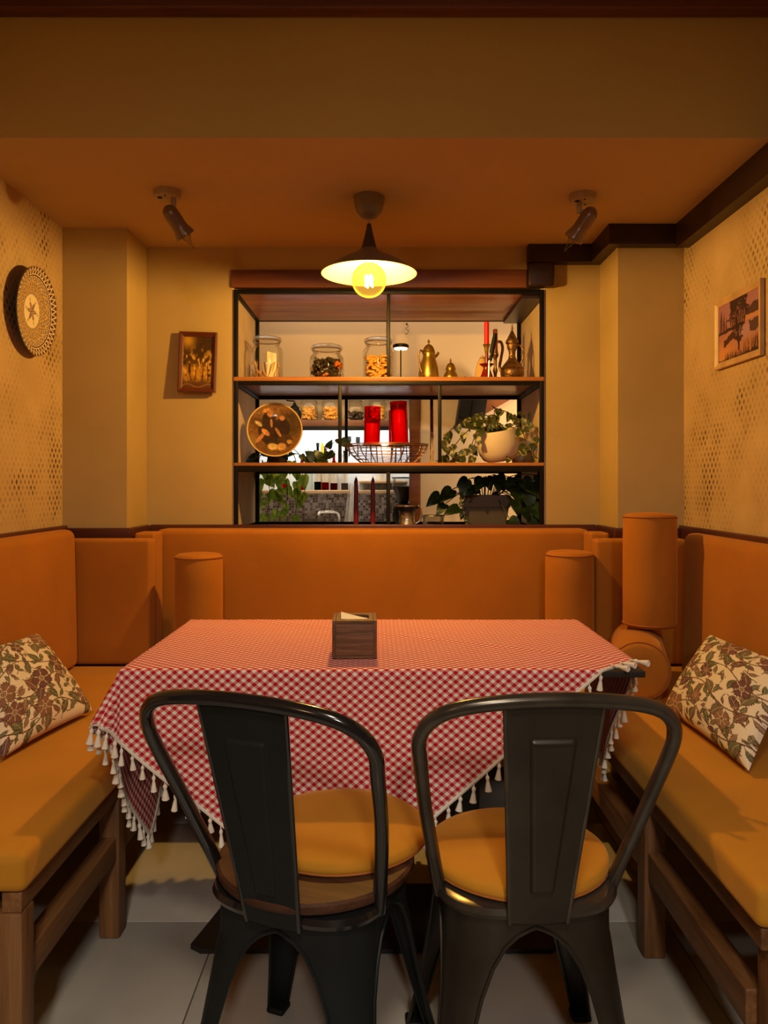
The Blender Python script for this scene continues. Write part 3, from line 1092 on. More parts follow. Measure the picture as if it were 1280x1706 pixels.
# ------------------------------------------------------------------ napkin box
nb = thing('napkin_box', 'square dark wooden napkin box with a white napkin on the tablecloth', 'napkin box', (-0.073, 1.915, TZ + 0.0062), 0.03)
W, D, H = 0.054, 0.060, 0.091
MB().rbox(-W + 0.004, W - 0.004, -D + 0.003, -D + 0.009, 0.006, H - 0.006, r=0.001, n=1).build('front_panel', 'box_wood', nb)
MB().rbox(-W + 0.004, W - 0.004, D - 0.009, D - 0.003, 0.006, H - 0.006, r=0.001, n=1).build('back_panel', 'box_wood', nb)
for sx in (-1, 1):
    MB().rbox(sx * (W - 0.004) - 0.004, sx * (W - 0.004) + 0.004, -D, D, 0, H, r=0.001, n=1).build('side_panel', 'box_edge', nb)
    MB().rbox(-W + 0.008, W - 0.008, sx * (D - 0.003) - 0.003, sx * (D - 0.003) + 0.003, 0, 0.006, r=0.001, n=1).build('bottom_rail', 'box_edge', nb)
# top with an oval opening
top = MB()
nseg = 40
outer = []
inner = []
for i in range(nseg):
    a = 2 * math.pi * i / nseg
    ca, sa = math.cos(a), math.sin(a)
    k = 1.0 / max(abs(ca), abs(sa))
    outer.append(((W - 0.0085) * ca * k, (D - 0.0005) * sa * k))
    inner.append((0.036 * abs(ca) ** 0.5 * (1 if ca > 0 else -1), 0.033 * abs(sa) ** 0.5 * (1 if sa > 0 else -1)))
zt0, zt1 = H - 0.006, H
vs = [(x, y, zt1) for x, y in outer] + [(x, y, zt1) for x, y in inner] + [(x, y, zt0) for x, y in outer] + [(x, y, zt0) for x, y in inner]
fs = []
for i in range(nseg):
    k = (i + 1) % nseg
    fs += [(i, k, nseg + k, nseg + i), (nseg + i, nseg + k, 3 * nseg + k, 3 * nseg + i), (2 * nseg + i, 3 * nseg + i, 3 * nseg + k, 2 * nseg + k), (i, 2 * nseg + i, 2 * nseg + k, k)]
top.add(vs, fs)
top.build('lid', 'box_edge', nb)
nk = MB()
nk.rbox(-0.0335, 0.0335, -0.0295, 0.0295, 0.01, H - 0.0075, r=0.004, n=2)
nk.grid(lambda u, v: (-0.034 + 0.066 * u, -0.026 + 0.040 * v + 0.004 * u, H - 0.0070 + 0.017 * (1 - u) ** 1.2 * (0.15 + 0.85 * v)), 10, 6)
nkt = nk.build('napkin_stack', 'paper', None)
nkt.location = nb.location + Vector((0, 0, 0.0005))
nkt.rotation_euler = (0, 0, 0.03)
tag(nkt, 'white paper napkins folded inside the wooden napkin box', 'napkins')


# ------------------------------------------------------------------ chairs
def chair(label, loc, rz, metal, gloss, wooden, cushion_off, cushion_z, seatmat):
    t = thing('metal_chair', label, 'chair', loc, rz)
    # seat pan: rounded square with rolled rim
    pan = MB()

    def sq(r, e, n=48):
        out = []
        for i in range(n):
            a = 2 * math.pi * i / n
            ca, sa = math.cos(a), math.sin(a)
            out.append((r * abs(ca) ** e * (1 if ca >= 0 else -1), r * abs(sa) ** e * (1 if sa >= 0 else -1)))
        return out
    rows = [(0.160, 0.418), (0.170, 0.421), (0.174, 0.430), (0.170, 0.440), (0.160, 0.444), (0.10, 0.441), (0.002, 0.440)]
    n = 48
    vs = []
    for (r, z) in rows:
        vs += [(x, y, z) for x, y in sq(r, 0.62, n)]
    fs = [(j * n + i, j * n + (i + 1) % n, (j + 1) * n + (i + 1) % n, (j + 1) * n + i) for j in range(len(rows) - 1) for i in range(n)]
    pan.add(vs, fs)
    pan.build('seat_pan', gloss, t)
    zc = 0.446
    if wooden:
        MB().lathe([(0.001, 0.446), (0.176, 0.446), (0.186, 0.449), (0.190, 0.456), (0.189, 0.464), (0.184, 0.468), (0.001, 0.468)], 48, cap=False).build('wooden_seat', 'seat_wood', t)
        zc = 0.4685
    cx, cy = cushion_off
    cu = thing_part = MB()
    R = 0.178
    cu.lathe([(0.001, zc), (R * 0.93, zc), (R * 0.985, zc + 0.004), (R, zc + 0.011), (R * 0.985, zc + 0.019), (R * 0.94, zc + 0.025), (R * 0.7, zc + 0.029), (R * 0.3, zc + 0.031), (0.001, zc + 0.0315)],
             48, (cx, cy, 0), cap=False)
    co = cu.build('seat_cushion', 'velvet_ochre', t, angle=60)
    MB().tube([(cx + R * 0.985 * math.cos(a), cy + R * 0.985 * math.sin(a), zc + 0.004) for a in [2 * math.pi * i / 48 for i in range(48)]], 0.0028, 6, closed=True).build('piping', 'piping', co)
    # hoop
    half = [(-0.160, -0.075, 0.425), (-0.172, -0.100, 0.485), (-0.196, -0.157, 0.61), (-0.211, -0.212, 0.715), (-0.214, -0.232, 0.760), (-0.197, -0.252, 0.795), (-0.158, -0.268, 0.818), (-0.088, -0.277, 0.830), (0, -0.280, 0.834)]
    path = half + [(-x, y, z) for x, y, z in reversed(half[:-1])]
    MB().tube(crom(path, 8), 0.0125, 12).build('back_hoop', gloss, t)
    # splat with embossed panel
    z0, z1 = 0.415, 0.826
    hw0, hw1 = 0.051, 0.081

    def sy(z):
        k = (z - z0) / (z1 - z0)
        return -0.172 - 0.106 * k - 0.012 * math.sin(math.pi * k) * -1 * 0.0

    def splat(u, v):
        z = z0 + (z1 - z0) * v
        hw = hw0 + (hw1 - hw0) * v
        x = (2 * u - 1) * hw
        y = sy(z)
        # trapezoid emboss
        vt, vb = 0.845, 0.16
        k = (v - vb) / (vt - vb)
        ew = 0.018 + (0.036 - 0.018) * min(1, max(0, k))
        dd = min(ew - abs(x), (v - vb) * 0.41, (vt - v) * 0.41)
        s = min(1, max(0, dd / 0.006 + 0.5))
        s = s * s * (3 - 2 * s)
        y -= 0.0070 * s
        y += 0.010 * (2 * u - 1) ** 2 * 0.3
        return (x, y, z)
    sp = MB().grid(splat, 56, 96).build('back_splat', metal, t, angle=180)
    so = sp.modifiers.new('thick', 'SOLIDIFY')
    so.thickness = 0.002
    so.offset = 1.0
    for sx in (0, 1):
        MB().tube([splat(sx, v / 12) for v in range(13)], 0.0042, 8).build('splat_edge', gloss, t)
    # four legs of folded sheet with arches between them
    outer_p = [(0.425, 0.156), (0.36, 0.156), (0.28, 0.160), (0.20, 0.168), (0.12, 0.180), (0.0, 0.202)]
    inner_p = [(0.425, 0.0), (0.400, 0.0), (0.396, 0.012), (0.385, 0.034), (0.365, 0.056), (0.33, 0.078), (0.28, 0.098), (0.20, 0.120), (0.10, 0.146), (0.0, 0.172)]

    def interp(tab, z):
        for (a, b) in zip(tab[:-1], tab[1:]):
            if b[0] <= z <= a[0]:
                k = (a[0] - z) / (a[0] - b[0] + 1e-9)
                return a[1] + (b[1] - a[1]) * k
        return tab[-1][1]
    zs = [0.425, 0.41, 0.400, 0.398, 0.396, 0.390, 0.385, 0.375, 0.365, 0.35, 0.33, 0.305, 0.28, 0.24, 0.20, 0.15, 0.10, 0.05, 0.0]
    leg = MB()
    rowsv = []
    edge_a = []
    edge_b = []
    for z in zs:
        so_ = interp(outer_p, z)
        si = interp(inner_p, z)
        rc = 0.024 + 0.066 * min(1.0, z / 0.34) ** 1.6
        rc = min(rc, so_ - si - 0.002)
        row = []
        for k in range(5):
            row.append((si + (so_ - rc - si) * k / 4, so_, z))
        for k in range(1, 6):
            a = math.pi / 2 * (1 - k / 6)
            row.append((so_ - rc + rc * math.cos(a), so_ - rc + rc * math.sin(a), z))
        for k in range(5):
            row.append((so_, so_ - rc - (so_ - rc - si) * k / 4, z))
        rowsv.append(row)
        if z <= 0.4001:
            edge_a.append(row[0])
            edge_b.append(row[-1])
    m = len(rowsv[0])
    leg.add([p for r in rowsv for p in r], [(j * m + i, j * m + i + 1, (j + 1) * m + i + 1, (j + 1) * m + i) for j in range(len(zs) - 1) for i in range(m - 1)])
    leg.tube(edge_a, 0.0038, 6)
    leg.tube(edge_b, 0.0038, 6)
    # rubber foot
    so_ = 0.202
    l0 = leg.build('leg', metal, t, angle=50)
    ft = MB().rbox(so_ - 0.040, so_ + 0.002, so_ - 0.040, so_ + 0.002, 0.0, 0.014, r=0.006, n=1).build('foot_cap', 'black_plastic', l0)
    for q in range(1, 4):
        lq = bpy.data.objects.new('leg', l0.data)
        col.objects.link(lq)
        lq.parent = t
        lq.rotation_euler = (0, 0, q * math.pi / 2)
        fq = bpy.data.objects.new('foot_cap', ft.data)
        col.objects.link(fq)
        fq.parent = lq
    MB().tube([(-0.110, -0.110, 0.392), (0, 0, 0.404), (0.110, 0.110, 0.392)], 0.008, 8).build('cross_brace', metal, t)
    MB().tube([(0.110, -0.110, 0.396), (0, 0, 0.4205), (-0.110, 0.110, 0.396)], 0.008, 8).build('cross_brace', metal, t)
    return t


chair('black metal chair with a round wooden seat and ochre cushion pulled up to the table', (-0.131, 1.485, 0), -math.radians(21),
      'black_metal', 'black_gloss', True, (0.012, 0.085), 0.47, 'seat_wood')
chair('bronze grey metal chair with an ochre cushion straight on its metal seat', (0.260, 1.505, 0), math.radians(3),
      'gun_metal', 'gun_gloss', False, (0, 0.008), 0.46, None)

# ------------------------------------------------------------------ pendant lamp
pd = thing('pendant_lamp', 'shallow enamel pendant lamp with a big glowing amber bulb hanging over the booth', 'lamp', (LAMP.x, LAMP.y, ZC))
rim_z = 1.922 - ZC
MB().lathe([(0.001, -0.078), (0.012, -0.078), (0.030, -0.070), (0.046, -0.050), (0.053, -0.025), (0.056, -0.0015), (0.001, -0.0015)], 32, cap=False).build('ceiling_rose', 'lamp_enamel', pd)
MB().tube([(0, 0, -0.076), (0, 0, -0.100)], 0.0035, 8).build('cord', 'spot_plastic', pd)
MB().lathe([(0.002, -0.092), (0.007, -0.096), (0.0155, -0.135), (0.027, -0.180), (0.029, -0.184), (0.001, -0.184)], 28, cap=False).build('shade_cap', 'lamp_dark', pd)
prof_o = [(0.027, -0.182), (0.038, -0.192), (0.060, -0.205), (0.085, -0.216), (0.115, -0.233), (0.145, -0.253), (0.168, rim_z)]
sh = MB().lathe(prof_o, 48, cap=False).build('shade', 'lamp_enamel', pd, angle=60)
prof_i = [(r - 0.0012, z - 0.0012) for r, z in prof_o]
MB().lathe(list(reversed(prof_i)), 48, cap=False).build('shade_lining', 'lamp_inside', sh, angle=60)
MB().tube([(0.168 * math.cos(a), 0.168 * math.sin(a), rim_z) for a in [2 * math.pi * i / 48 for i in range(48)]], 0.0018, 6, closed=True).build('shade_rim', 'lamp_inside', sh)
MB().lathe([(0.001, -0.184), (0.021, -0.186), (0.021, -0.222), (0.016, -0.226), (0.001, -0.226)], 24, cap=False).build('socket', 'ceramic', pd)
bz = 1.898 - ZC
pr = []
for i in range(19):
    a = -math.pi / 2 + (math.pi * 0.90) * i / 18
    pr.append((max(0.0008, 0.0615 * math.cos(a)), bz + 0.0615 * math.sin(a)))
pr.append((0.014, -0.226))
MB().lathe(pr, 40, cap=False).build('bulb', 'bulb_amber', pd, angle=80)
fi = MB()
for k in range(4):
    a = k * math.pi / 2 + 0.4
    fi.tube([(0.011 * math.cos(a), 0.011 * math.sin(a), bz + 0.018), (0.014 * math.cos(a), 0.014 * math.sin(a), bz - 0.024)], 0.0022, 6)
fi.build('filament', 'filament', pd)
MB().tube([(0, 0, -0.226), (0, 0, bz + 0.02)], 0.004, 6).build('filament_stem', 'glass', pd)


# ------------------------------------------------------------------ ceiling spots (unlit)
def spot(label, loc, arm, head_a, head_b):
    t = thing('ceiling_spotlight', label, 'spotlight', loc)
    base = MB().lathe([(0.001, -0.026), (0.040, -0.026), (0.045, -0.022), (0.047, -0.012), (0.047, -0.0005), (0.001, -0.0005)], 32, cap=False).build('base', 'spot_plastic', t)
    for (x, y, r) in ((-0.022, -0.012, 0.009), (0.0, -0.03, 0.004), (0.014, 0.02, 0.004)):
        MB().lathe([(0.001, -0.0272), (r, -0.0272), (r, -0.0262), (0.001, -0.0262)], 16, (x, y, 0), cap=False).build('screw_hole', 'hole', base)
    MB().rbox(arm - 0.008, arm + 0.008, -0.010, 0.006, -0.066, -0.025, r=0.003, n=1).build('arm', 'spot_plastic', t)
    a, b = Vector(head_a), Vector(head_b)
    ax = (b - a)
    ln = ax.length
    q = ax.normalized().to_track_quat('Z', 'Y').to_matrix().to_4x4()
    prof = [(0.001, -0.022), (0.012, -0.019), (0.022, -0.010), (0.0265, 0.004), (0.0275, 0.02), (0.0265, ln * 0.55), (0.0285, ln * 0.72), (0.034, ln * 0.88), (0.035, ln), (0.032, ln), (0.026, ln * 0.75), (0.001, ln * 0.72)]
    hd = MB().lathe(prof, 32, cap=False).xform(Matrix.Translation(a) @ q).build('head', 'spot_head', t, angle=50)
    MB().tube([Vector((arm, -0.002, -0.055)), a], 0.005, 8).build('pivot', 'spot_plastic', t)
    MB().lathe([(0.012, ln * 0.75), (0.017, ln * 0.9), (0.016, ln + 0.004), (0.010, ln + 0.016), (0.004, ln + 0.034), (0.003, ln + 0.046), (0.0006, ln + 0.049)], 20, cap=False).xform(Matrix.Translation(a) @ q).build('candle_bulb', 'smoke_glass', hd)
    return t


spot('unlit ceiling spotlight tilted above the pillar beside the forest picture', (-0.752, 2.665, ZC), 0.022, (0.012, -0.015, -0.075), (0.060, 0.02, -0.150))
spot('unlit ceiling spotlight tilted above the dark boxed duct', (0.698, 2.70, ZC), -0.012, (0.025, -0.012, -0.068), (-0.030, 0.02, -0.150))

# ------------------------------------------------------------------ printed surfaces


def lerp3(a, b, t):
    return np.asarray(a)[None, :] * (1 - t[:, None]) + np.asarray(b)[None, :] * t[:, None]


def blobs(u, v, n, size, seed):
    r = np.random.default_rng(seed)
    f = np.zeros_like(u)
    for _ in range(n):
        cx, cy = r.random(2)
        s = size * r.uniform(0.5, 1.5)
        f += r.choice((-1, 1)) * np.exp(-((u - cx) ** 2 + (v - cy) ** 2) / (2 * s * s))
    return f


def paint_over(colr, mask, c):
    m = np.clip(mask, 0, 1)[:, None]
    return colr * (1 - m) + np.asarray(c)[None, :] * m


def grid_uv(nu, nv):
    i, j = np.meshgrid(np.arange(nu + 1) / nu, np.arange(nv + 1) / nv)
    return i.ravel(), j.ravel()


def forest_print(u, v):
    c = lerp3((0.10, 0.045, 0.008), (0.045, 0.02, 0.004), np.clip(v * 1.2, 0, 1))
    c = paint_over(c, np.exp(-((v - 0.30) / 0.13) ** 2) * 0.95, (0.50, 0.24, 0.020))
    c = paint_over(c, np.clip(blobs(u, v, 220, 0.022, 3) * 1.1, 0, 1) * np.exp(-((v - 0.45) / 0.25) ** 2), (0.75, 0.42, 0.06))
    c = paint_over(c, np.clip(blobs(u, v, 260, 0.026, 5) * 1.2, 0, 1) * (v > 0.22), (0.055, 0.024, 0.004))
    c = paint_over(c, np.exp(-(((u - 0.15) / 0.2) ** 2 + ((v - 0.92) / 0.13) ** 2)), (0.50, 0.27, 0.02))
    for (x0, x1, y0, y1) in ((0.2, 0.3, 0.14, 0.4), (0.7, 0.66, 0.12, 0.45), (0.84, 0.86, 0.15, 0.5), (0.45, 0.43, 0.16, 0.36)):
        t = (v - y0) / (y1 - y0)
        xc = x1 + (x0 - x1) * t
        c = paint_over(c, ((t > 0) & (t < 1)) * np.exp(-((u - xc) / 0.018) ** 2), (0.03, 0.012, 0.004))
    c = paint_over(c, np.clip((0.14 - v) * 20, 0, 1), (0.10, 0.04, 0.012))
    c = paint_over(c, np.exp(-((v - 0.05 - 0.03 * np.sin(u * 9)) / 0.012) ** 2) * 0.6, (0.35, 0.18, 0.04))
    return c


def lake_print(u, v):
    """lilac and orange dusk over water, dark willow and reeds"""
    dark = (0.030, 0.012, 0.014)
    c = lerp3((0.44, 0.19, 0.10), (0.36, 0.17, 0.24), np.clip(v * 1.3 - 0.1, 0, 1))
    c = paint_over(c, np.exp(-((v - 0.40 - 0.1 * (u - 0.6)) / 0.12) ** 2) * np.clip((u - 0.25) * 3, 0, 1), (0.42, 0.24, 0.34))
    c = paint_over(c, np.clip((0.40 - v) * 4, 0, 1) * np.clip((0.5 - u) * 3, 0, 1), (0.60, 0.27, 0.11))
    n = blobs(u, v, 260, 0.022, 8)
    n2 = blobs(u, v, 300, 0.014, 18)
    # shoreline and far trees
    sh = v - (0.50 + 0.07 * u)
    c = paint_over(c, ((np.abs(sh + 0.012 * n) < 0.030) & (u < 0.66)) * 0.95, dark)
    c = paint_over(c, ((v > 0.60 + 0.02 * n) & (v < 0.82 - 0.25 * (1 - u) + 0.03 * n) & (u > 0.66)) * 0.92, (0.05, 0.022, 0.026))
    c = paint_over(c, ((np.abs(v - 0.60 + 0.006 * n) < 0.035) & (u > 0.68)) * 0.9, (0.58, 0.27, 0.12))
    c = paint_over(c, ((np.abs(v - 0.45 - 0.02 * n) < 0.10) & (u > 0.76 + 0.04 * n)) * 0.9, (0.055, 0.022, 0.02))
    # poplars behind
    for (xc, wd, vt) in ((0.07, 0.030, 0.93), (0.14, 0.026, 0.86), (0.20, 0.020, 0.78)):
        m = (np.abs(u - xc + 0.004 * n2) < wd * np.clip((vt - v) * 5, 0, 1)) & (v > 0.48)
        c = paint_over(c, m * 0.88, (0.06, 0.024, 0.028))
    # drooping willow
    strand = np.sin(u * 150 + 2.2 * np.sin(v * 9)) + 0.7 * n2
    wd = 0.20 * np.clip((v - 0.22) * 2.2, 0, 1) * (1 + 0.25 * n)
    crown = (np.abs(u - 0.50) < wd) & (v < 1.0) & (strand > -0.55 - 0.8 * np.clip((v - 0.62) * 3, 0, 1))
    c = paint_over(c, crown * 0.96, dark)
    c = paint_over(c, ((np.abs(u - 0.49 - 0.03 * np.sin(v * 8)) < 0.018) & (v > 0.12) & (v < 0.8)) * 1.0, dark)
    # near bank with bushes
    bush = 0.34 + 0.10 * np.exp(-((u - 0.34) / 0.13) ** 2) + 0.02 * n
    c = paint_over(c, ((v < bush) & (v > 0.28 + 0.03 * n) & (u > 0.14) & (u < 0.62)) * 0.95, (0.045, 0.016, 0.012))
    for k in range(46):
        xc = 0.16 + 0.84 * ((k * 0.618) % 1.0)
        ht = (0.10 + 0.22 * ((k * 0.37) % 1.0)) * (0.5 + 0.6 * xc)
        lean = 0.10 * (((k * 0.53) % 1.0) - 0.5)
        c = paint_over(c, ((np.abs(u - xc - lean * v) < 0.007 * np.clip((ht - v) * 12, 0, 1)) & (v < ht)) * 0.95, dark)
    c = paint_over(c, (v < 0.035 + 0.02 * n + 0.05 * np.clip(u - 0.4, 0, 1)) * 0.9, dark)
    return np.clip(c, 0, 1)


def plate_print(x, y):
    """concentric zigzag ornament; x, y in -1..1"""
    r = np.hypot(x, y)
    a = np.arctan2(y, x)
    cream = (0.80, 0.66, 0.44)
    dark = (0.06, 0.022, 0.022)
    c = np.tile(np.asarray(cream), (len(x), 1))

    def tri(t):
        return 2 * np.abs(t - np.floor(t + 0.5))
    # outer band of triangles with dots
    n = 44
    t = tri(a * n / (2 * math.pi))
    band = (r > 0.83) & (r < 0.99)
    h = 0.83 + 0.15 * t
    c = paint_over(c, (band & (np.abs(r - h) > 0.030)) * 1.0, dark)
    c = paint_over(c, ((r > 0.865) & (r < 0.945) & (np.abs(r - h) > 0.06) & (tri(a * n / (2 * math.pi) + 0.5) > 0.7)) * 0.9, (0.42, 0.24, 0.16))
    c = paint_over(c, (r > 0.985) * 1.0, (0.55, 0.36, 0.18))
    c = paint_over(c, (np.abs(r - 0.80) < 0.014) * 1.0, dark)
    # inner lattice
    zone = (r > 0.36) & (r < 0.78)
    k1 = tri(a * 36 / (2 * math.pi) + r * 9.0)
    k2 = tri(a * 36 / (2 * math.pi) - r * 9.0)
    c = paint_over(c, zone * ((k1 > 0.17) & (k2 > 0.17)) * 0.95, (0.09, 0.038, 0.026))
    c = paint_over(c, zone * ((k1 > 0.62) & (k2 > 0.62)) * 1.0, (0.55, 0.36, 0.24))
    gold = zone & (np.abs(r - 0.62 - 0.07 * np.cos(a * 18)) < 0.022)
    c = paint_over(c, gold * 0.9, (0.62, 0.40, 0.06))
    gold = zone & (np.abs(r - 0.48 - 0.05 * np.cos(a * 18 + 3)) < 0.020)
    c = paint_over(c, gold * 0.9, (0.55, 0.34, 0.05))
    # centre medallion
    c = paint_over(c, (r < 0.375) * 1.0, (0.84, 0.74, 0.52))
    star = 0.16 + 0.06 * np.cos(a * 6)
    mott = np.sin(x * 90 + 4 * np.sin(y * 50)) * np.sin(y * 85 + 3 * np.sin(x * 60))
    c = paint_over(c, ((r < star) & (mott > -0.15)) * 0.95, (0.06, 0.05, 0.08))
    c = paint_over(c, ((r < star + 0.02) & (mott < -0.45)) * 0.9, (0.60, 0.20, 0.06))
    pet = (np.abs(r - 0.27) < 0.05) & (np.cos(a * 6 + 0.5) > 0.72)
    c = paint_over(c, (pet & (mott > 0.1)) * 0.8, (0.28, 0.20, 0.08))
    c = paint_over(c, (pet & (mott < -0.5)) * 0.8, (0.55, 0.25, 0.08))
    return c


def scene_plate_print(x, y):
    """generic rustic still life in browns and gold inside a gilt rim"""
    r = np.hypot(x, y)
    u, v = (x + 1) / 2, (y + 1) / 2
    c = lerp3((0.20, 0.085, 0.022), (0.34, 0.17, 0.055), np.clip(v, 0, 1) * np.clip(1.3 - u, 0, 1))
    n = blobs(u, v, 50, 0.07, 21)
    c = paint_over(c, np.clip(n * 0.8, 0, 0.8), (0.16, 0.07, 0.02))

    def ell(cx, cy, rx_, ry_, rot, colr, soft=8):
        nonlocal c
        ca, sa = math.cos(rot), math.sin(rot)
        dx, dy = x - cx, y - cy
        e = ((dx * ca + dy * sa) / rx_) ** 2 + ((-dx * sa + dy * ca) / ry_) ** 2
        c = paint_over(c, np.clip((1 - e) * soft, 0, 1), colr)
    ell(0.50, 0.35, 0.50, 0.62, 0.3, (0.10, 0.055, 0.018), 1.5)
    ell(-0.55, 0.10, 0.30, 0.24, 0.2, (0.16, 0.075, 0.02), 2)
    ell(-0.10, -0.20, 0.55, 0.40, -0.6, (0.045, 0.018, 0.008), 5)
    ell(-0.28, 0.30, 0.26, 0.36, 0.25, (0.05, 0.020, 0.010), 6)
    ell(0.22, 0.12, 0.32, 0.40, 0.15, (0.035, 0.013, 0.009), 6)
    ell(0.45, -0.30, 0.30, 0.26, 0.5, (0.07, 0.030, 0.012), 6)
    # loaves, fruit and a jug catching the light
    ell(-0.30, 0.55, 0.14, 0.15, 0.3, (0.62, 0.28, 0.11), 1.6)
    ell(-0.47, 0.62, 0.16, 0.08, 0.7, (0.85, 0.40, 0.16), 1.6)
    ell(0.15, 0.50, 0.11, 0.11, 0.0, (0.62, 0.28, 0.12), 1.6)
    ell(-0.44, -0.42, 0.08, 0.30, -0.45, (0.60, 0.26, 0.10), 2)
    ell(-0.30, -0.16, 0.10, 0.20, 1.1, (0.80, 0.36, 0.14), 2)
    ell(0.14, -0.05, 0.06, 0.22, 0.8, (0.50, 0.23, 0.09), 2)
    ell(-0.62, 0.08, 0.18, 0.08, -0.4, (0.85, 0.62, 0.34), 1.6)
    ell(0.08, -0.62, 0.22, 0.14, 0.1, (0.95, 0.66, 0.26), 1.6)
    ell(0.38, -0.55, 0.20, 0.16, 0.5, (0.72, 0.40, 0.14), 1.6)
    ell(0.62, -0.30, 0.12, 0.10, 0.0, (0.55, 0.30, 0.10), 1.6)
    ell(-0.18, 0.22, 0.05, 0.18, 0.3, (0.62, 0.30, 0.16), 2)
    det = np.sin(x * 60 + 5 * np.sin(y * 23)) * np.sin(y * 55 + 4 * np.sin(x * 31)) + 0.6 * blobs(u, v, 240, 0.02, 31)
    c = c * (1 + 0.45 * np.clip(det, -1.6, 1.6)[:, None] * (r < 0.88)[:, None])
    c = paint_over(c, (r > 0.955) * 1.0, (0.70, 0.50, 0.22))
    c = c * np.where(r > 0.955, 0.9, 0.60)[:, None]
    return np.clip(c, 0, 1)


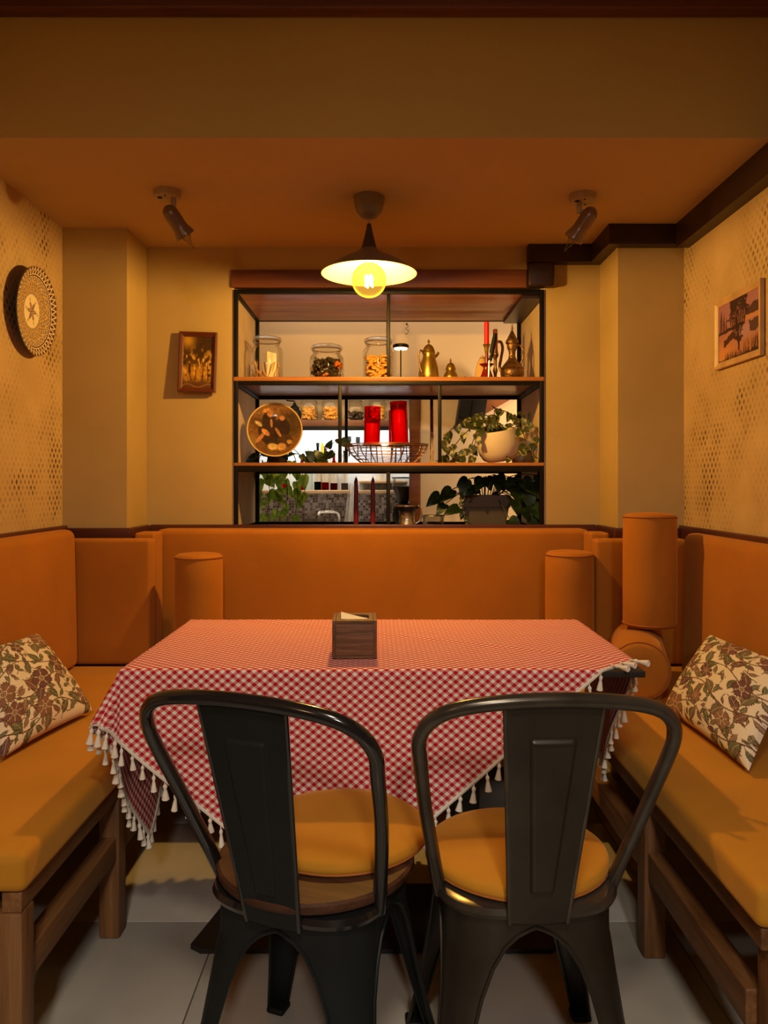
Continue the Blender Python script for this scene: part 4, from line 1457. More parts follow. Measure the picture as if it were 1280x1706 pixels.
def floral_print(u, v, seed):
    """cream ground with a trailing pattern of leaves and flowers"""
    r = np.random.default_rng(seed)
    c = np.tile(np.array((0.78, 0.68, 0.52)), (len(u), 1))
    c *= (1 + 0.05 * np.sin(u * 900) * np.sin(v * 900))[:, None]
    outline = (0.10, 0.05, 0.025)
    greens = [(0.085, 0.10, 0.045), (0.12, 0.125, 0.06), (0.15, 0.125, 0.06)]
    browns = [(0.17, 0.070, 0.050), (0.22, 0.105, 0.065), (0.12, 0.05, 0.05), (0.26, 0.14, 0.085)]

    def sub(cx, cy, rad):
        return np.nonzero((np.abs(u - cx) < rad) & (np.abs(v - cy) < rad))[0]

    def leaf(cx, cy, ln, wd, ang, colr):
        nonlocal c
        ids = sub(cx, cy, ln * 1.1)
        dx, dy = u[ids] - cx, v[ids] - cy
        s = (dx * math.cos(ang) + dy * math.sin(ang)) / ln
        t = (-dx * math.sin(ang) + dy * math.cos(ang)) / wd
        t = t - 0.35 * (1 - s * s)
        prof = np.clip(1 - s * s, 0, 1) * (1 + 0.12 * np.sin(s * 22))
        d = np.abs(t) - prof
        cc = c[ids]
        cc = paint_over(cc, (d < 0.10) * 1.0, outline)
        cc = paint_over(cc, (d < -0.08) * 1.0, colr)
        vein = (np.abs(t) < 0.06) | (np.abs(((np.abs(t) * 0.5 - s) * 6) % 1.0 - 0.5) < 0.07)
        cc = paint_over(cc, ((d < -0.15) & vein) * 0.6, (0.62, 0.50, 0.33))
        c[ids] = cc

    def flower(cx, cy, rad, colr, np_):
        nonlocal c
        ids = sub(cx, cy, rad * 1.35)
        dx, dy = u[ids] - cx, v[ids] - cy
        rr = np.hypot(dx, dy) / rad
        a = np.arctan2(dy, dx)
        pet = 0.72 + 0.28 * np.abs(np.cos(a * np_ / 2)) + 0.07 * np.sin(a * np_ * 5)
        cc = c[ids]
        cc = paint_over(cc, (rr < pet + 0.06) * 1.0, outline)
        cc = paint_over(cc, (rr < pet) * 1.0, colr)
        cc = paint_over(cc, ((rr < pet * 0.95) & (rr > 0.3) & (np.abs(np.sin(a * np_ / 2)) > 0.975)) * 0.9, (0.70, 0.55, 0.38))
        cc = paint_over(cc, ((rr < pet * 0.9) & (np.sin(a * np_ * 4) * np.sin(rr * 40) > 0.55)) * 0.5, (0.5, 0.33, 0.22))
        cc = paint_over(cc, (rr < 0.27) * 1.0, (0.66, 0.50, 0.33))
        cc = paint_over(cc, ((rr < 0.20) & (rr > 0.12)) * 1.0, outline)
        cc = paint_over(cc, (rr < 0.08) * 1.0, outline)
        c[ids] = cc

    def stroke(pts, wd):
        nonlocal c
        for (p, q) in zip(pts[:-1], pts[1:]):
            m = ((p[0] + q[0]) / 2, (p[1] + q[1]) / 2)
            ids = sub(m[0], m[1], math.hypot(q[0] - p[0], q[1] - p[1]) / 2 + wd * 2)
            if not len(ids):
                continue
            d = np.array((q[0] - p[0], q[1] - p[1]))
            l2 = (d ** 2).sum() + 1e-9
            t = np.clip(((u[ids] - p[0]) * d[0] + (v[ids] - p[1]) * d[1]) / l2, 0, 1)
            dist = np.hypot(u[ids] - p[0] - t * d[0], v[ids] - p[1] - t * d[1])
            c[ids] = paint_over(c[ids], (dist < wd) * 1.0, (0.13, 0.07, 0.035))
    # sprigs scattered over the ground
    for k in range(100):
        cx, cy = (k % 10 + r.uniform(0.1, 0.9)) / 10, (k // 10 + r.uniform(0.1, 0.9)) / 10
        ang = r.uniform(0, 6.28)
        ln = r.uniform(0.026, 0.042)
        leaf(cx, cy, ln, ln * r.uniform(0.35, 0.55), ang, greens[r.integers(3)] if r.random() < 0.6 else browns[r.integers(4)])
        stroke([(cx - math.cos(ang) * ln, cy - math.sin(ang) * ln), (cx - math.cos(ang + 0.4) * ln * 1.9, cy - math.sin(ang + 0.4) * ln * 1.9)], 0.0035)
    # trailing stems with leaves alternating on both sides
    for k in range(4):
        y0 = (k + 0.5) / 4
        ph = r.uniform(0, 6)
        pts = [(x / 40, y0 + 0.06 * math.sin(x / 40 * 9 + ph)) for x in range(-2, 43)]
        stroke(pts, 0.0050)
        for q in range(9):
            x = (q + r.uniform(0.2, 0.8)) / 9
            y = y0 + 0.06 * math.sin(x * 9 + ph)
            sg = 1 if q % 2 else -1
            ang = sg * r.uniform(0.6, 1.2) + r.uniform(-0.2, 0.2)
            ln = r.uniform(0.058, 0.080)
            colr = greens[r.integers(3)] if r.random() < 0.75 else browns[r.integers(4)]
            leaf(x + math.cos(ang) * ln * 1.15, y + math.sin(ang) * ln * 1.15, ln, ln * r.uniform(0.42, 0.60), ang, colr)
            a2 = ang + r.uniform(1.0, 1.8) * sg
            leaf(x + math.cos(a2) * ln, y + math.sin(a2) * ln, ln * 0.62, ln * 0.28, a2, greens[r.integers(3)] if r.random() < 0.7 else browns[r.integers(4)])
            a3 = ang + math.pi + r.uniform(-0.5, 0.5)
            leaf(x + math.cos(a3) * ln * 1.3, y + math.sin(a3) * ln * 1.3, ln * 0.42, ln * 0.20, a3, browns[r.integers(4)])
    for k in range(9):
        cx, cy = (k % 3 + 0.5 + r.uniform(-0.3, 0.3)) / 3, (k // 3 + 0.5 + r.uniform(-0.3, 0.3)) / 3
        flower(cx, cy, r.uniform(0.065, 0.12), browns[r.integers(4)], int(r.integers(5, 8)))
    return c


# ------------------------------------------------------------------ patterned cushions
def pillow(label, BRc, TRc, BLc, TLc, thick, seed, n=290):
    BRc, TRc, BLc, TLc = [Vector(p) for p in (BRc, TRc, BLc, TLc)]
    base = (BRc + TRc + BLc + TLc) / 4
    nrm = (TRc - BRc).cross(BLc - BRc).normalized()
    t = thing('throw_pillow', label, 'pillow', tuple((BRc + BLc) / 2))
    u, v = grid_uv(n, n)

    def surf(sign, nn):
        def fn(a, b):
            # slightly concave edges, pointed corners
            ua, vb = 2 * a - 1, 2 * b - 1
            s = 0.045
            a2 = 0.5 + 0.5 * ua * (1 - s * (1 - vb * vb))
            b2 = 0.5 + 0.5 * vb * (1 - s * (1 - ua * ua))
            p = (BRc * (1 - a2) + BLc * a2) * (1 - b2) + (TRc * (1 - a2) + TLc * a2) * b2
            h = max(0.0, (1 - ua * ua) * (1 - vb * vb)) ** 0.42
            h *= 1 + 0.05 * math.sin(a * 13 + b * 7) * 1
            return tuple(p + nrm * (sign * thick * h))
        return MB().grid(fn, nn, nn)
    fo = surf(1, n).build('front_cover', 'print_cloth', t, world=True, angle=180)
    set_col(fo, floral_print(u, v, seed))
    u2, v2 = grid_uv(90, 90)
    bo = surf(-0.18, 90).build('back_cover', 'print_cloth', t, world=True, angle=180)
    set_col(bo, floral_print(u2, v2, seed + 5))
    return t


pillow('floral cushion with green leaves and rust flowers by the wall with the round patterned plate',
       (-0.872, 2.30, 0.500), (-1.095, 2.42, 0.705), (-0.945, 1.90, 0.500), (-1.125, 2.02, 0.715), 0.062, 4)
pillow('floral cushion with purple brown flowers leaning below the pale framed picture',
       (0.862, 1.815, 0.500), (1.045, 1.93, 0.715), (0.848, 2.32, 0.500), (1.035, 2.43, 0.700), 0.062, 9)


# ------------------------------------------------------------------ pictures and wall plate
def picture(name, label, fn, M, w_, h_, fw, depth, fmat, nu, nv):
    t = thing(name, label, 'picture')
    t.matrix_world = M            # local x right, z up, -y toward viewer
    prof = [(0, 0), (0, -depth), (fw * 0.35, -depth * 1.08), (fw * 0.7, -depth * 0.75), (fw, -depth * 0.55), (fw, 0)]
    hw, hh = w_ / 2, h_ / 2
    corners = [(-hw, -hh), (hw, -hh), (hw, hh), (-hw, hh)]
    for s in range(4):
        c0, c1 = corners[s], corners[(s + 1) % 4]
        mb = MB()
        vs = []
        for (cx, cy) in (c0, c1):
            sx, sy_ = (-1 if cx > 0 else 1), (-1 if cy > 0 else 1)
            for (o, d_) in prof:
                vs.append((cx + sx * o, d_, cy + sy_ * o))
        m = len(prof)
        fs = [(i, (i + 1) % m, m + (i + 1) % m, m + i) for i in range(m)] + [tuple(reversed(range(m))), tuple(range(m, 2 * m))]
        mb.add(vs, fs)
        mb.build('frame_side', fmat, t, angle=25)
    u, v = grid_uv(nu, nv)
    o = MB().grid(lambda a, b: (-hw + fw * 0.9 + (w_ - 1.8 * fw) * a, -depth * 0.4, -hh + fw * 0.9 + (h_ - 1.8 * fw) * b), nu, nv).build('painting', 'print_paint', t)
    set_col(o, fn(u, v))
    MB().box(-hw + 0.002, hw - 0.002, -depth * 0.35, -0.001, -hh + 0.002, hh - 0.002).build('backing', 'dark_trim', t)
    return t


c = P(331, 605, YB - 0.002)
picture('framed_picture', 'small golden forest painting in a dark red frame on the back wall', forest_print,
        Matrix.Translation((c.x, YB - 0.012, c.z)) @ Matrix.Rotation(math.radians(1.0), 4, 'Y') @ Matrix.Rotation(math.radians(-4.0), 4, 'X') @ Matrix.Rotation(math.radians(3), 4, 'Z'),
        0.160, 0.258, 0.019, 0.022, 'frame_red', 90, 150)
Rz = Matrix.Rotation(-math.pi / 2, 4, 'Z')
picture('framed_picture', 'lakeside tree picture in a pale gold frame on the lattice wall', lake_print,
        Matrix.Translation((XR - 0.002, 2.565, 1.701)) @ Rz, 0.335, 0.240, 0.022, 0.014, 'frame_gold', 170, 130)


def disc_print(nr, na, fn):
    vs = [(0.0, 0.0)]
    for j in range(1, nr + 1):
        for i in range(na):
            a = 2 * math.pi * i / na
            vs.append((j / nr * math.cos(a), j / nr * math.sin(a)))
    fs = [(0, 1 + i, 1 + (i + 1) % na) for i in range(na)]
    for j in range(nr - 1):
        for i in range(na):
            k = (i + 1) % na
            fs.append((1 + j * na + i, 1 + (j + 1) * na + i, 1 + (j + 1) * na + k, 1 + j * na + k))
    arr = np.array(vs)
    return arr, fs, fn(arr[:, 0], arr[:, 1])


def plate(name, label, M, R, rise, fn, nr=90, na=300, rim='ceramic'):
    t = thing(name, label, 'plate')
    t.matrix_world = M           # local z faces the viewer
    arr, fs, cols = disc_print(nr, na, fn)
    rr = np.hypot(arr[:, 0], arr[:, 1])
    z = rise * np.clip((rr - 0.35) / 0.65, 0, 1) ** 1.6 + 0.006
    mb = MB()
    mb.v = [(x * R, y * R, zz) for (x, y), zz in zip(arr, z)]
    mb.f = fs
    o = mb.build('plate_face', 'print_glaze', t, angle=180)
    set_col(o, cols)
    MB().lathe([(0.001, 0.0), (R * 0.45, 0.0), (R * 0.5, 0.002), (R * 0.8, rise * 0.45), (R * 1.0, rise + 0.002), (R * 1.004, rise + 0.005), (R * 0.992, rise + 0.0065)], 64, cap=False).build('plate_back', rim, t, angle=60)
    return t


Mp = Matrix.Translation((XL + 0.016, 2.735, 1.792)) @ Matrix.Rotation(math.pi / 2, 4, 'Z') @ Matrix.Rotation(math.pi / 2, 4, 'X') @ Matrix.Rotation(math.radians(3), 4, 'X')
plate('wall_plate', 'round plate with dark zigzag ornament and cream medallion hung on the wall', Mp, 0.157, 0.022, plate_print, 100, 420, 'lamp_dark')

# ------------------------------------------------------------------ things on the upper shelf


def jar(name, label, loc, r, h, fill):
    t = thing(name, label, 'jar', loc)
    nk_ = r * 0.80
    sh_ = h * 0.72
    prof = [(0.001, 0.002), (r * 0.9, 0.002), (r * 0.98, 0.008), (r, 0.02), (r, sh_ * 0.88), (r * 0.97, sh_ * 0.97), (nk_, sh_ + 0.012), (nk_, sh_ + 0.02), (nk_ * 1.07, sh_ + 0.024), (nk_ * 1.07, sh_ + 0.030), (nk_, sh_ + 0.032)]
    MB().lathe(prof, 32, cap=False).build('jar_body', 'glass', t, angle=60)
    lz = sh_ + 0.033
    lid = MB().lathe([(0.001, lz - 0.008), (nk_ * 0.9, lz - 0.008), (nk_ * 0.92, lz), (nk_ * 1.16, lz), (nk_ * 1.2, lz + 0.006), (nk_ * 1.12, lz + 0.014), (nk_ * 0.85, lz + 0.020), (nk_ * 0.5, lz + 0.024), (0.001, lz + 0.025)], 32, cap=False)
    lid.build('jar_lid', 'glass', t, angle=60)
    MB().tube([(nk_ * 1.05 * math.cos(a), nk_ * 1.05 * math.sin(a), lz - 0.002) for a in [2 * math.pi * i / 32 for i in range(32)]], 0.0025, 6, closed=True).build('seal_ring', 'smoke_glass', t)
    return t


def fill_tubes(name, label, mat, loc, r, h, n, ln, rad, seed, group=None, spiral=False):
    rn = random.Random(seed)
    mb = MB()
    for _ in range(n):
        a = rn.uniform(0, 6.283)
        q = (r - ln * 0.45) * math.sqrt(rn.random())
        z = rad + 0.004 + (h - rad) * rn.random()
        d_ = Vector((rn.uniform(-1, 1), rn.uniform(-1, 1), rn.uniform(-0.5, 0.5))).normalized() * ln / 2
        p = Vector((q * math.cos(a), q * math.sin(a), z))
        if p.z - abs(d_.z) < 0.006:
            p.z = abs(d_.z) + 0.006
        if spiral:
            pts = [p + d_ * s + Vector((0.35 * rad * math.sin(s * 7), 0.35 * rad * math.cos(s * 7), 0)) for s in (-1, -0.5, 0, 0.5, 1)]
            mb.tube(pts, rad, 6)
        else:
            mb.tube([p - d_, p, p + d_], rad, 6)
    o = mb.build(name, mat)
    o.location = loc
    tag(o, label, 'food', group, 'stuff')
    return o


def at_shelf(px, Y, z):
    return ((px - 640) / FPX * Y, Y, z)


j1 = at_shelf(444.5, 3.52, S1 + 0.0005)
jar('glass_jar', 'tall glass jar holding a few strands of spaghetti beside the plaster jamb', j1, 0.074, 0.224, None)
mb = MB()
for k in range(46):
    a = random.uniform(0, 6.28)
    q = 0.052 * math.sqrt(random.random())
    b = a + random.uniform(-0.7, 0.7)
    mb.tube([(q * math.cos(a) - 0.008, q * math.sin(a), 0.006), (min(0.062, q + 0.02) * math.cos(b) - 0.006, min(0.062, q + 0.02) * math.sin(b), random.uniform(0.04, 0.105))], 0.0024, 5)
o = mb.build('spaghetti_strands', 'spaghetti')
o.location = j1
tag(o, 'loose spaghetti strands standing inside the tall jar', 'food', kind='stuff')
# folded paper slip in the first jar
pp = MB().grid(lambda u, v: (0.0 + 0.044 * u, -0.030 + 0.03 * u * u - 0.012 * math.sin(u * 6), 0.025 + 0.115 * v), 10, 4).build('paper_slip', 'paper')
pp.location = j1
tag(pp, 'pale paper slip standing among spaghetti in the tall jar', 'paper')
j2 = at_shelf(544.5, 3.52, S1 + 0.0005)
jar('glass_jar', 'shorter glass jar of dark and orange pasta shells on the upper shelf', j2, 0.079, 0.172, None)
fill_tubes('pasta_shells', 'dark olive pasta shells filling the shorter glass jar', 'pasta_dark', j2, 0.072, 0.105, 130, 0.026, 0.008, 3, spiral=True)
fill_tubes('pasta_shells', 'orange pasta shells mixed through the dark ones in the jar', 'pasta_red', j2, 0.074, 0.100, 36, 0.022, 0.008, 4, spiral=True)
j3 = at_shelf(630.5, 3.55, S1 + 0.0005)
jar('glass_jar', 'tall glass jar full of golden penne on the upper shelf', j3, 0.072, 0.224, None)
fill_tubes('penne', 'golden penne pasta heaped in the tall jar by the steel upright', 'pasta', j3, 0.066, 0.125, 210, 0.030, 0.0055, 5)

# small table lamp
tl = thing('table_lamp', 'slim table lamp with a flat round lit head on the upper shelf', 'lamp', at_shelf(668, 3.60, S1 + 0.0005))
MB().lathe([(0.001, 0), (0.024, 0), (0.025, 0.003), (0.025, 0.030), (0.020, 0.034), (0.006, 0.036), (0.001, 0.036)], 24, cap=False).build('base', 'silver', tl)
MB().tube([(0, 0, 0.034), (0, 0, 0.178)], 0.003, 8).build('stem', 'frame_black', tl)
hd = MB().lathe([(0.001, 0.194), (0.030, 0.194), (0.037, 0.190), (0.038, 0.180), (0.034, 0.177), (0.001, 0.179)], 32, cap=False).build('head', 'frame_black', tl)
MB().lathe([(0.001, 0.1765), (0.032, 0.1765), (0.030, 0.170), (0.001, 0.169)], 32, cap=False).build('diffuser', 'small_lamp_glow', hd)

# brass coffee pot
bp_ = thing('coffee_pot', 'brass coffee pot with domed lid and curved handle on the upper shelf', 'coffee pot', at_shelf(714.5, 3.50, S1 + 0.0005))
MB().lathe([(0.001, 0), (0.036, 0), (0.043, 0.004), (0.0475, 0.022), (0.047, 0.045), (0.041, 0.078), (0.032, 0.110), (0.027, 0.128), (0.030, 0.138), (0.027, 0.142), (0.001, 0.142)], 32, cap=False).build('body', 'brass', bp_)
lid = MB().lathe([(0.029, 0.141), (0.027, 0.150), (0.020, 0.165), (0.010, 0.174), (0.004, 0.176), (0.003, 0.181), (0.0065, 0.187), (0.004, 0.193), (0.001, 0.199)], 28, cap=False).build('lid', 'brass', bp_)
MB().tube(crom([(-0.022, -0.026, 0.128), (-0.038, -0.040, 0.142), (-0.048, -0.042, 0.120), (-0.043, -0.040, 0.08), (-0.034, -0.042, 0.045), (-0.026, -0.052, 0.022)], 6), 0.0042, 8).build('handle', 'old_brass', bp_)
MB().tube(crom([(0.024, 0.010, 0.120), (0.038, 0.016, 0.128), (0.046, 0.02, 0.142)], 5), [0.010, 0.009, 0.008, 0.008, 0.007, 0.007, 0.006, 0.006, 0.006, 0.006, 0.006][:11], 10).build('spout', 'brass', bp_)
sb = thing('sugar_bowl', 'small brass sugar bowl with a pointed lid next to the coffee pot', 'bowl', at_shelf(751, 3.50, S1 + 0.0005))
MB().lathe([(0.001, 0), (0.028, 0), (0.034, 0.006), (0.036, 0.020), (0.031, 0.038), (0.022, 0.052), (0.021, 0.060), (0.001, 0.060)], 28, cap=False).build('body', 'brass', sb)
MB().lathe([(0.024, 0.060), (0.023, 0.068), (0.016, 0.084), (0.006, 0.092), (0.003, 0.095), (0.005, 0.101), (0.0025, 0.107), (0.0006, 0.114)], 24, cap=False).build('lid', 'brass', sb)

# candles in holders
for (px, Y, lab, wax, hgt, zc0) in ((811, 3.46, 'bright red taper candle in a flared ruby glass holder', 'red_wax', 0.098, 0.168), (825.5, 3.62, 'dark red taper candle in a tall turned wooden candlestick', 'deep_red', 0.10, 0.165)):
    loc = at_shelf(px, Y, S1 + 0.0005)
    t = thing('candlestick', lab.replace('taper candle in a ', '').replace('bright red ', 'flared candle holder of ruby glass, ').replace('dark red ', 'candlestick, '), 'candle holder', loc)
    if wax == 'red_wax':
        t['label'] = 'flared ruby glass candle holder with a brass cup on the upper shelf'
        MB().lathe([(0.001, 0), (0.034, 0), (0.036, 0.004), (0.026, 0.030), (0.015, 0.058), (0.016, 0.066), (0.030, 0.076), (0.033, 0.080), (0.020, 0.078), (0.009, 0.084), (0.007, 0.13), (0.001, 0.13)], 28, cap=False).build('foot', 'deep_red', t)
        MB().lathe([(0.006, 0.128), (0.009, 0.134), (0.010, 0.150), (0.016, 0.166), (0.018, 0.168), (0.0125, 0.160), (0.001, 0.156)], 24, cap=False).build('cup', 'brass', t)
    else:
        t['label'] = 'tall dark candlestick with a turned stem behind the ruby glass holder'
        MB().lathe([(0.001, 0), (0.030, 0), (0.030, 0.006), (0.010, 0.014), (0.007, 0.05), (0.012, 0.075), (0.007, 0.09), (0.008, 0.13), (0.016, 0.145), (0.012, 0.165), (0.001, 0.160)], 24, cap=False).build('stem', 'old_brass', t)
    cd = MB().lathe([(0.001, zc0 - 0.005), (0.0115, zc0 - 0.005), (0.0112, zc0 + hgt), (0.008, zc0 + hgt + 0.004), (0.001, zc0 + hgt + 0.005)], 20, cap=False).build('taper_candle', wax)
    cd.location = loc
    tag(cd, lab, 'candle')
# linen pouch and black bottle opener-like grinder between them
lp = thing('linen_pouch', 'tan linen cone pouch standing behind the ruby candle holder', 'pouch', at_shelf(804, 3.56, S1 + 0.0005))
MB().lathe([(0.001, 0), (0.042, 0), (0.041, 0.01), (0.034, 0.06), (0.025, 0.10), (0.012, 0.125), (0.004, 0.134), (0.001, 0.136)], 14, cap=False).build('pouch_body', 'cloth_tan', lp, angle=20)
MB().tube([(0.013 * math.cos(a), 0.013 * math.sin(a), 0.121) for a in [2 * math.pi * i / 16 for i in range(16)]], 0.002, 5, closed=True).build('cord', 'brown_stem', lp)
bb = thing('wine_opener', 'black corkscrew with slanting handle leaning by the red candles', 'corkscrew', at_shelf(819, 3.40, S1 + 0.0005))
MB().tube([(-0.012, 0, 0.002), (-0.010, 0, 0.075), (-0.002, 0, 0.12)], [0.005, 0.005, 0.008], 8).build('shaft', 'silver', bb)
MB().tube([(-0.006, 0, 0.085), (0.004, 0, 0.135), (0.012, 0, 0.175), (0.0175, 0, 0.205)], [0.008, 0.011, 0.011, 0.008], 10).build('handle', 'black_plastic', bb)
MB().tube([(0.020 + 0.006 * math.cos(a), 0, 0.216 + 0.008 * math.sin(a)) for a in [2 * math.pi * i / 14 for i in range(14)]], 0.0012, 5, closed=True).build('ring', 'silver', bb)

# ornate ewer
ew = thing('ewer', 'ornate dark brass ewer with pointed lid, curved spout and side handle', 'ewer', at_shelf(853.5, 3.46, S1 + 0.0005))
MB().lathe([(0.001, 0), (0.034, 0), (0.038, 0.004), (0.044, 0.012), (0.052, 0.030), (0.053, 0.044), (0.049, 0.054), (0.052, 0.058), (0.048, 0.064), (0.034, 0.082), (0.020, 0.100), (0.015, 0.115), (0.015, 0.135), (0.022, 0.150), (0.023, 0.168), (0.027, 0.172), (0.001, 0.174)], 28, cap=False).build('body', 'old_brass', ew)
MB().lathe([(0.029, 0.172), (0.029, 0.182), (0.022, 0.194), (0.013, 0.212), (0.006, 0.226), (0.004, 0.230), (0.0055, 0.238), (0.003, 0.250), (0.0005, 0.262)], 24, cap=False).build('lid', 'old_brass', ew)
MB().tube(crom([(-0.044, 0, 0.040), (-0.056, 0, 0.066), (-0.050, 0, 0.105), (-0.043, 0, 0.150), (-0.050, 0, 0.178), (-0.064, 0, 0.180)], 6), 0.0065, 8).build('spout', 'old_brass', ew)
MB().tube(crom([(0.024, 0, 0.165), (0.040, 0, 0.160), (0.050, 0, 0.130), (0.044, 0, 0.095), (0.036, 0, 0.078)], 6), 0.0048, 8).build('handle', 'old_brass', ew)

# ------------------------------------------------------------------ things on the middle shelf
pc = P(458, 717, 3.43)
Mp = Matrix.Translation((pc.x, 3.43, pc.z)) @ Matrix.Rotation(math.radians(8), 4, 'Z') @ Matrix.Rotation(math.radians(80), 4, 'X') @ Matrix.Rotation(math.radians(-14), 4, 'Z')
plate('display_plate', 'round brown painted plate with gilt rim propped on a small stand', Mp, 0.123, 0.012, scene_plate_print, 80, 260, 'brass')
ps = thing('plate_stand', 'small dark wire stand holding up the brown painted plate', 'stand', (pc.x, 3.45, S2 + 0.0005))
for sx in (-1, 1):
    MB().tube(crom([(sx * 0.05, -0.055, 0.012), (sx * 0.05, -0.045, 0.003), (sx * 0.05, 0.0, 0.003), (sx * 0.045, 0.045, 0.003), (sx * 0.03, 0.030, 0.06), (sx * 0.02, 0.028, 0.10)], 5), 0.003, 6).build('wire_leg', 'frame_black', ps)
MB().tube([(-0.048, 0.030, 0.003), (0.048, 0.030, 0.003)], 0.003, 6).build('cross_wire', 'frame_black', ps)

# wire fruit bowl
wb = thing('wire_bowl', 'wide shallow copper wire bowl on the middle shelf', 'bowl', at_shelf(645, 3.48, S2 + 0.0005))


def bowl_r(z):
    return 0.115 + (0.185 - 0.115) * math.sin(min(1, z / 0.085) * math.pi / 2)


rings = MB()
for k in range(6):
    z = 0.005 + 0.015 * k
    rr = bowl_r(z)
    rings.tube([(rr * math.cos(a), rr * math.sin(a) * 0.85, z) for a in [2 * math.pi * i / 40 for i in range(40)]], 0.0019, 5, closed=True)
rings.build('ring_wires', 'copper_wire', wb)
ribs = MB()
for k in range(22):
    a = 2 * math.pi * k / 22
    ribs.tube([(bowl_r(z) * math.cos(a), bowl_r(z) * math.sin(a) * 0.85, z) for z in (0.002, 0.02, 0.04, 0.06, 0.084)], 0.0021, 5)
ribs.build('rib_wires', 'copper_wire', wb)
MB().tube([(0.186 * math.cos(a), 0.186 * 0.85 * math.sin(a), 0.086) for a in [2 * math.pi * i / 48 for i in range(48)]], 0.0028, 6, closed=True).build('rim', 'copper_wire', wb)

for (px, Y, lab, r, z0, hh, tilt) in ((619, 3.50, 'red glass candle cylinder on the shorter wire stand in the wire bowl', 0.037, 0.088, 0.172, 0.02),
                                      (668.5, 3.50, 'taller red glass candle cylinder tilted slightly in the wire bowl', 0.039, 0.088, 0.195, -0.045),
                                      (660, 3.60, 'red glass candle cylinder half hidden behind the taller one', 0.034, 0.088, 0.165, 0.0)):
    t = thing('candle_glass', lab, 'candle holder', at_shelf(px, Y, S2 + 0.0005))
    Mt = Matrix.Rotation(tilt, 4, 'Y')
    MB().lathe([(0.001, z0), (r * 1.02, z0), (r, z0 + 0.003), (r, z0 + hh), (r - 0.002, z0 + hh), (r - 0.003, z0 + 0.006), (0.001, z0 + 0.006)], 28, cap=False).xform(Mt).build('glass', 'red_glass', t)
    MB().lathe([(0.001, z0 + 0.0065), (r * 0.86, z0 + 0.0065), (r * 0.86, z0 + hh * (0.93 if px > 650 else 0.55)), (0.001, z0 + hh * (0.92 if px > 650 else 0.54))], 24, cap=False).xform(Mt).build('wax', 'red_wax', t)
    MB().lathe([(0.001, z0 - 0.006), (r * 1.18, z0 - 0.006), (r * 1.22, z0), (r * 1.18, z0 + 0.0), (0.001, z0 - 0.001)], 28, cap=False).xform(Mt).build('tray', 'old_brass', t)
    for k in range(3):
        a = 2 * math.pi * k / 3 + 0.5
        MB().tube([(r * 0.7 * math.cos(a), r * 0.7 * math.sin(a), z0 - 0.004), (r * 0.85 * math.cos(a), r * 0.85 * math.sin(a), 0.0)], 0.0028, 6).build('leg', 'copper_wire', t)

cs = at_shelf(720, 3.72, S2 + 0.0005)
t = thing('candlestick', 'slender gilt candlestick beside the variegated trailing plant', 'candle holder', cs)
MB().lathe([(0.001, 0), (0.026, 0), (0.026, 0.006), (0.010, 0.016), (0.006, 0.04), (0.011, 0.06), (0.006, 0.075), (0.006, 0.12), (0.010, 0.135), (0.008, 0.16), (0.001, 0.158)], 20, cap=False).build('stem', 'frame_gold', t)
cd = MB().lathe([(0.001, 0.156), (0.008, 0.156), (0.0065, 0.27), (0.002, 0.284), (0.001, 0.286)], 16, cap=False).build('taper_candle', 'dark_red_wax')
cd.location = cs
tag(cd, 'slim dark red taper candle on the gilt candlestick', 'candle')

# ------------------------------------------------------------------ plants
def leaf_mesh(name, mat):
    """heart-shaped leaf, length 1 along +y, folded along the midrib"""
    outl = [(0.0, 0.02), (0.16, -0.10), (0.34, -0.06), (0.43, 0.12), (0.40, 0.34), (0.28, 0.60), (0.12, 0.84), (0.0, 1.0)]
    vs = []
    fs = []
    mid = [(0.0, 0.02), (0.0, 0.0), (0.0, 0.06), (0.0, 0.16), (0.0, 0.36), (0.0, 0.60), (0.0, 0.84), (0.0, 1.0)]
    for k in range(8):
        y = mid[k][1]
        vs.append((0, y, -0.10 * y * y))
    for sg in (-1, 1):
        for k in range(8):
            x, y = outl[k]
            vs.append((sg * x, y, 0.13 * abs(x) + (-0.16) * y * y))
    for k in range(7):
        fs.append((k, k + 1, 8 + k + 1, 8 + k))
        fs.append((k, 16 + k, 16 + k + 1, k + 1))
    mb = MB()
    mb.v, mb.f = vs, fs
    me = bpy.data.meshes.new(name)
    me.from_pydata(vs, [], fs)
    me.update()
    me.polygons.foreach_set('use_smooth', [True] * len(me.polygons))
    me.materials.append(MATS[mat])
    return me


LM = {k: leaf_mesh('leaf', k) for k in ('dark_leaf', 'green_leaf', 'cream_leaf')}


def put_leaf(parent, world, direction, up, size, mat, wide=1.0):
    y = Vector(direction).normalized()
    z = Vector(up)
    z = (z - y * z.dot(y))
    z = z.normalized() if z.length > 1e-4 else y.orthogonal().normalized()
    x = y.cross(z)
    M = Matrix((x, y, z)).transposed().to_4x4()
    o = bpy.data.objects.new('leaf', LM[mat])
    col.objects.link(o)
    o.parent = parent
    o.location = Vector(world) - parent.location
    o.rotation_euler = M.to_euler()
    o.scale = (size * wide, size, size)
    return o


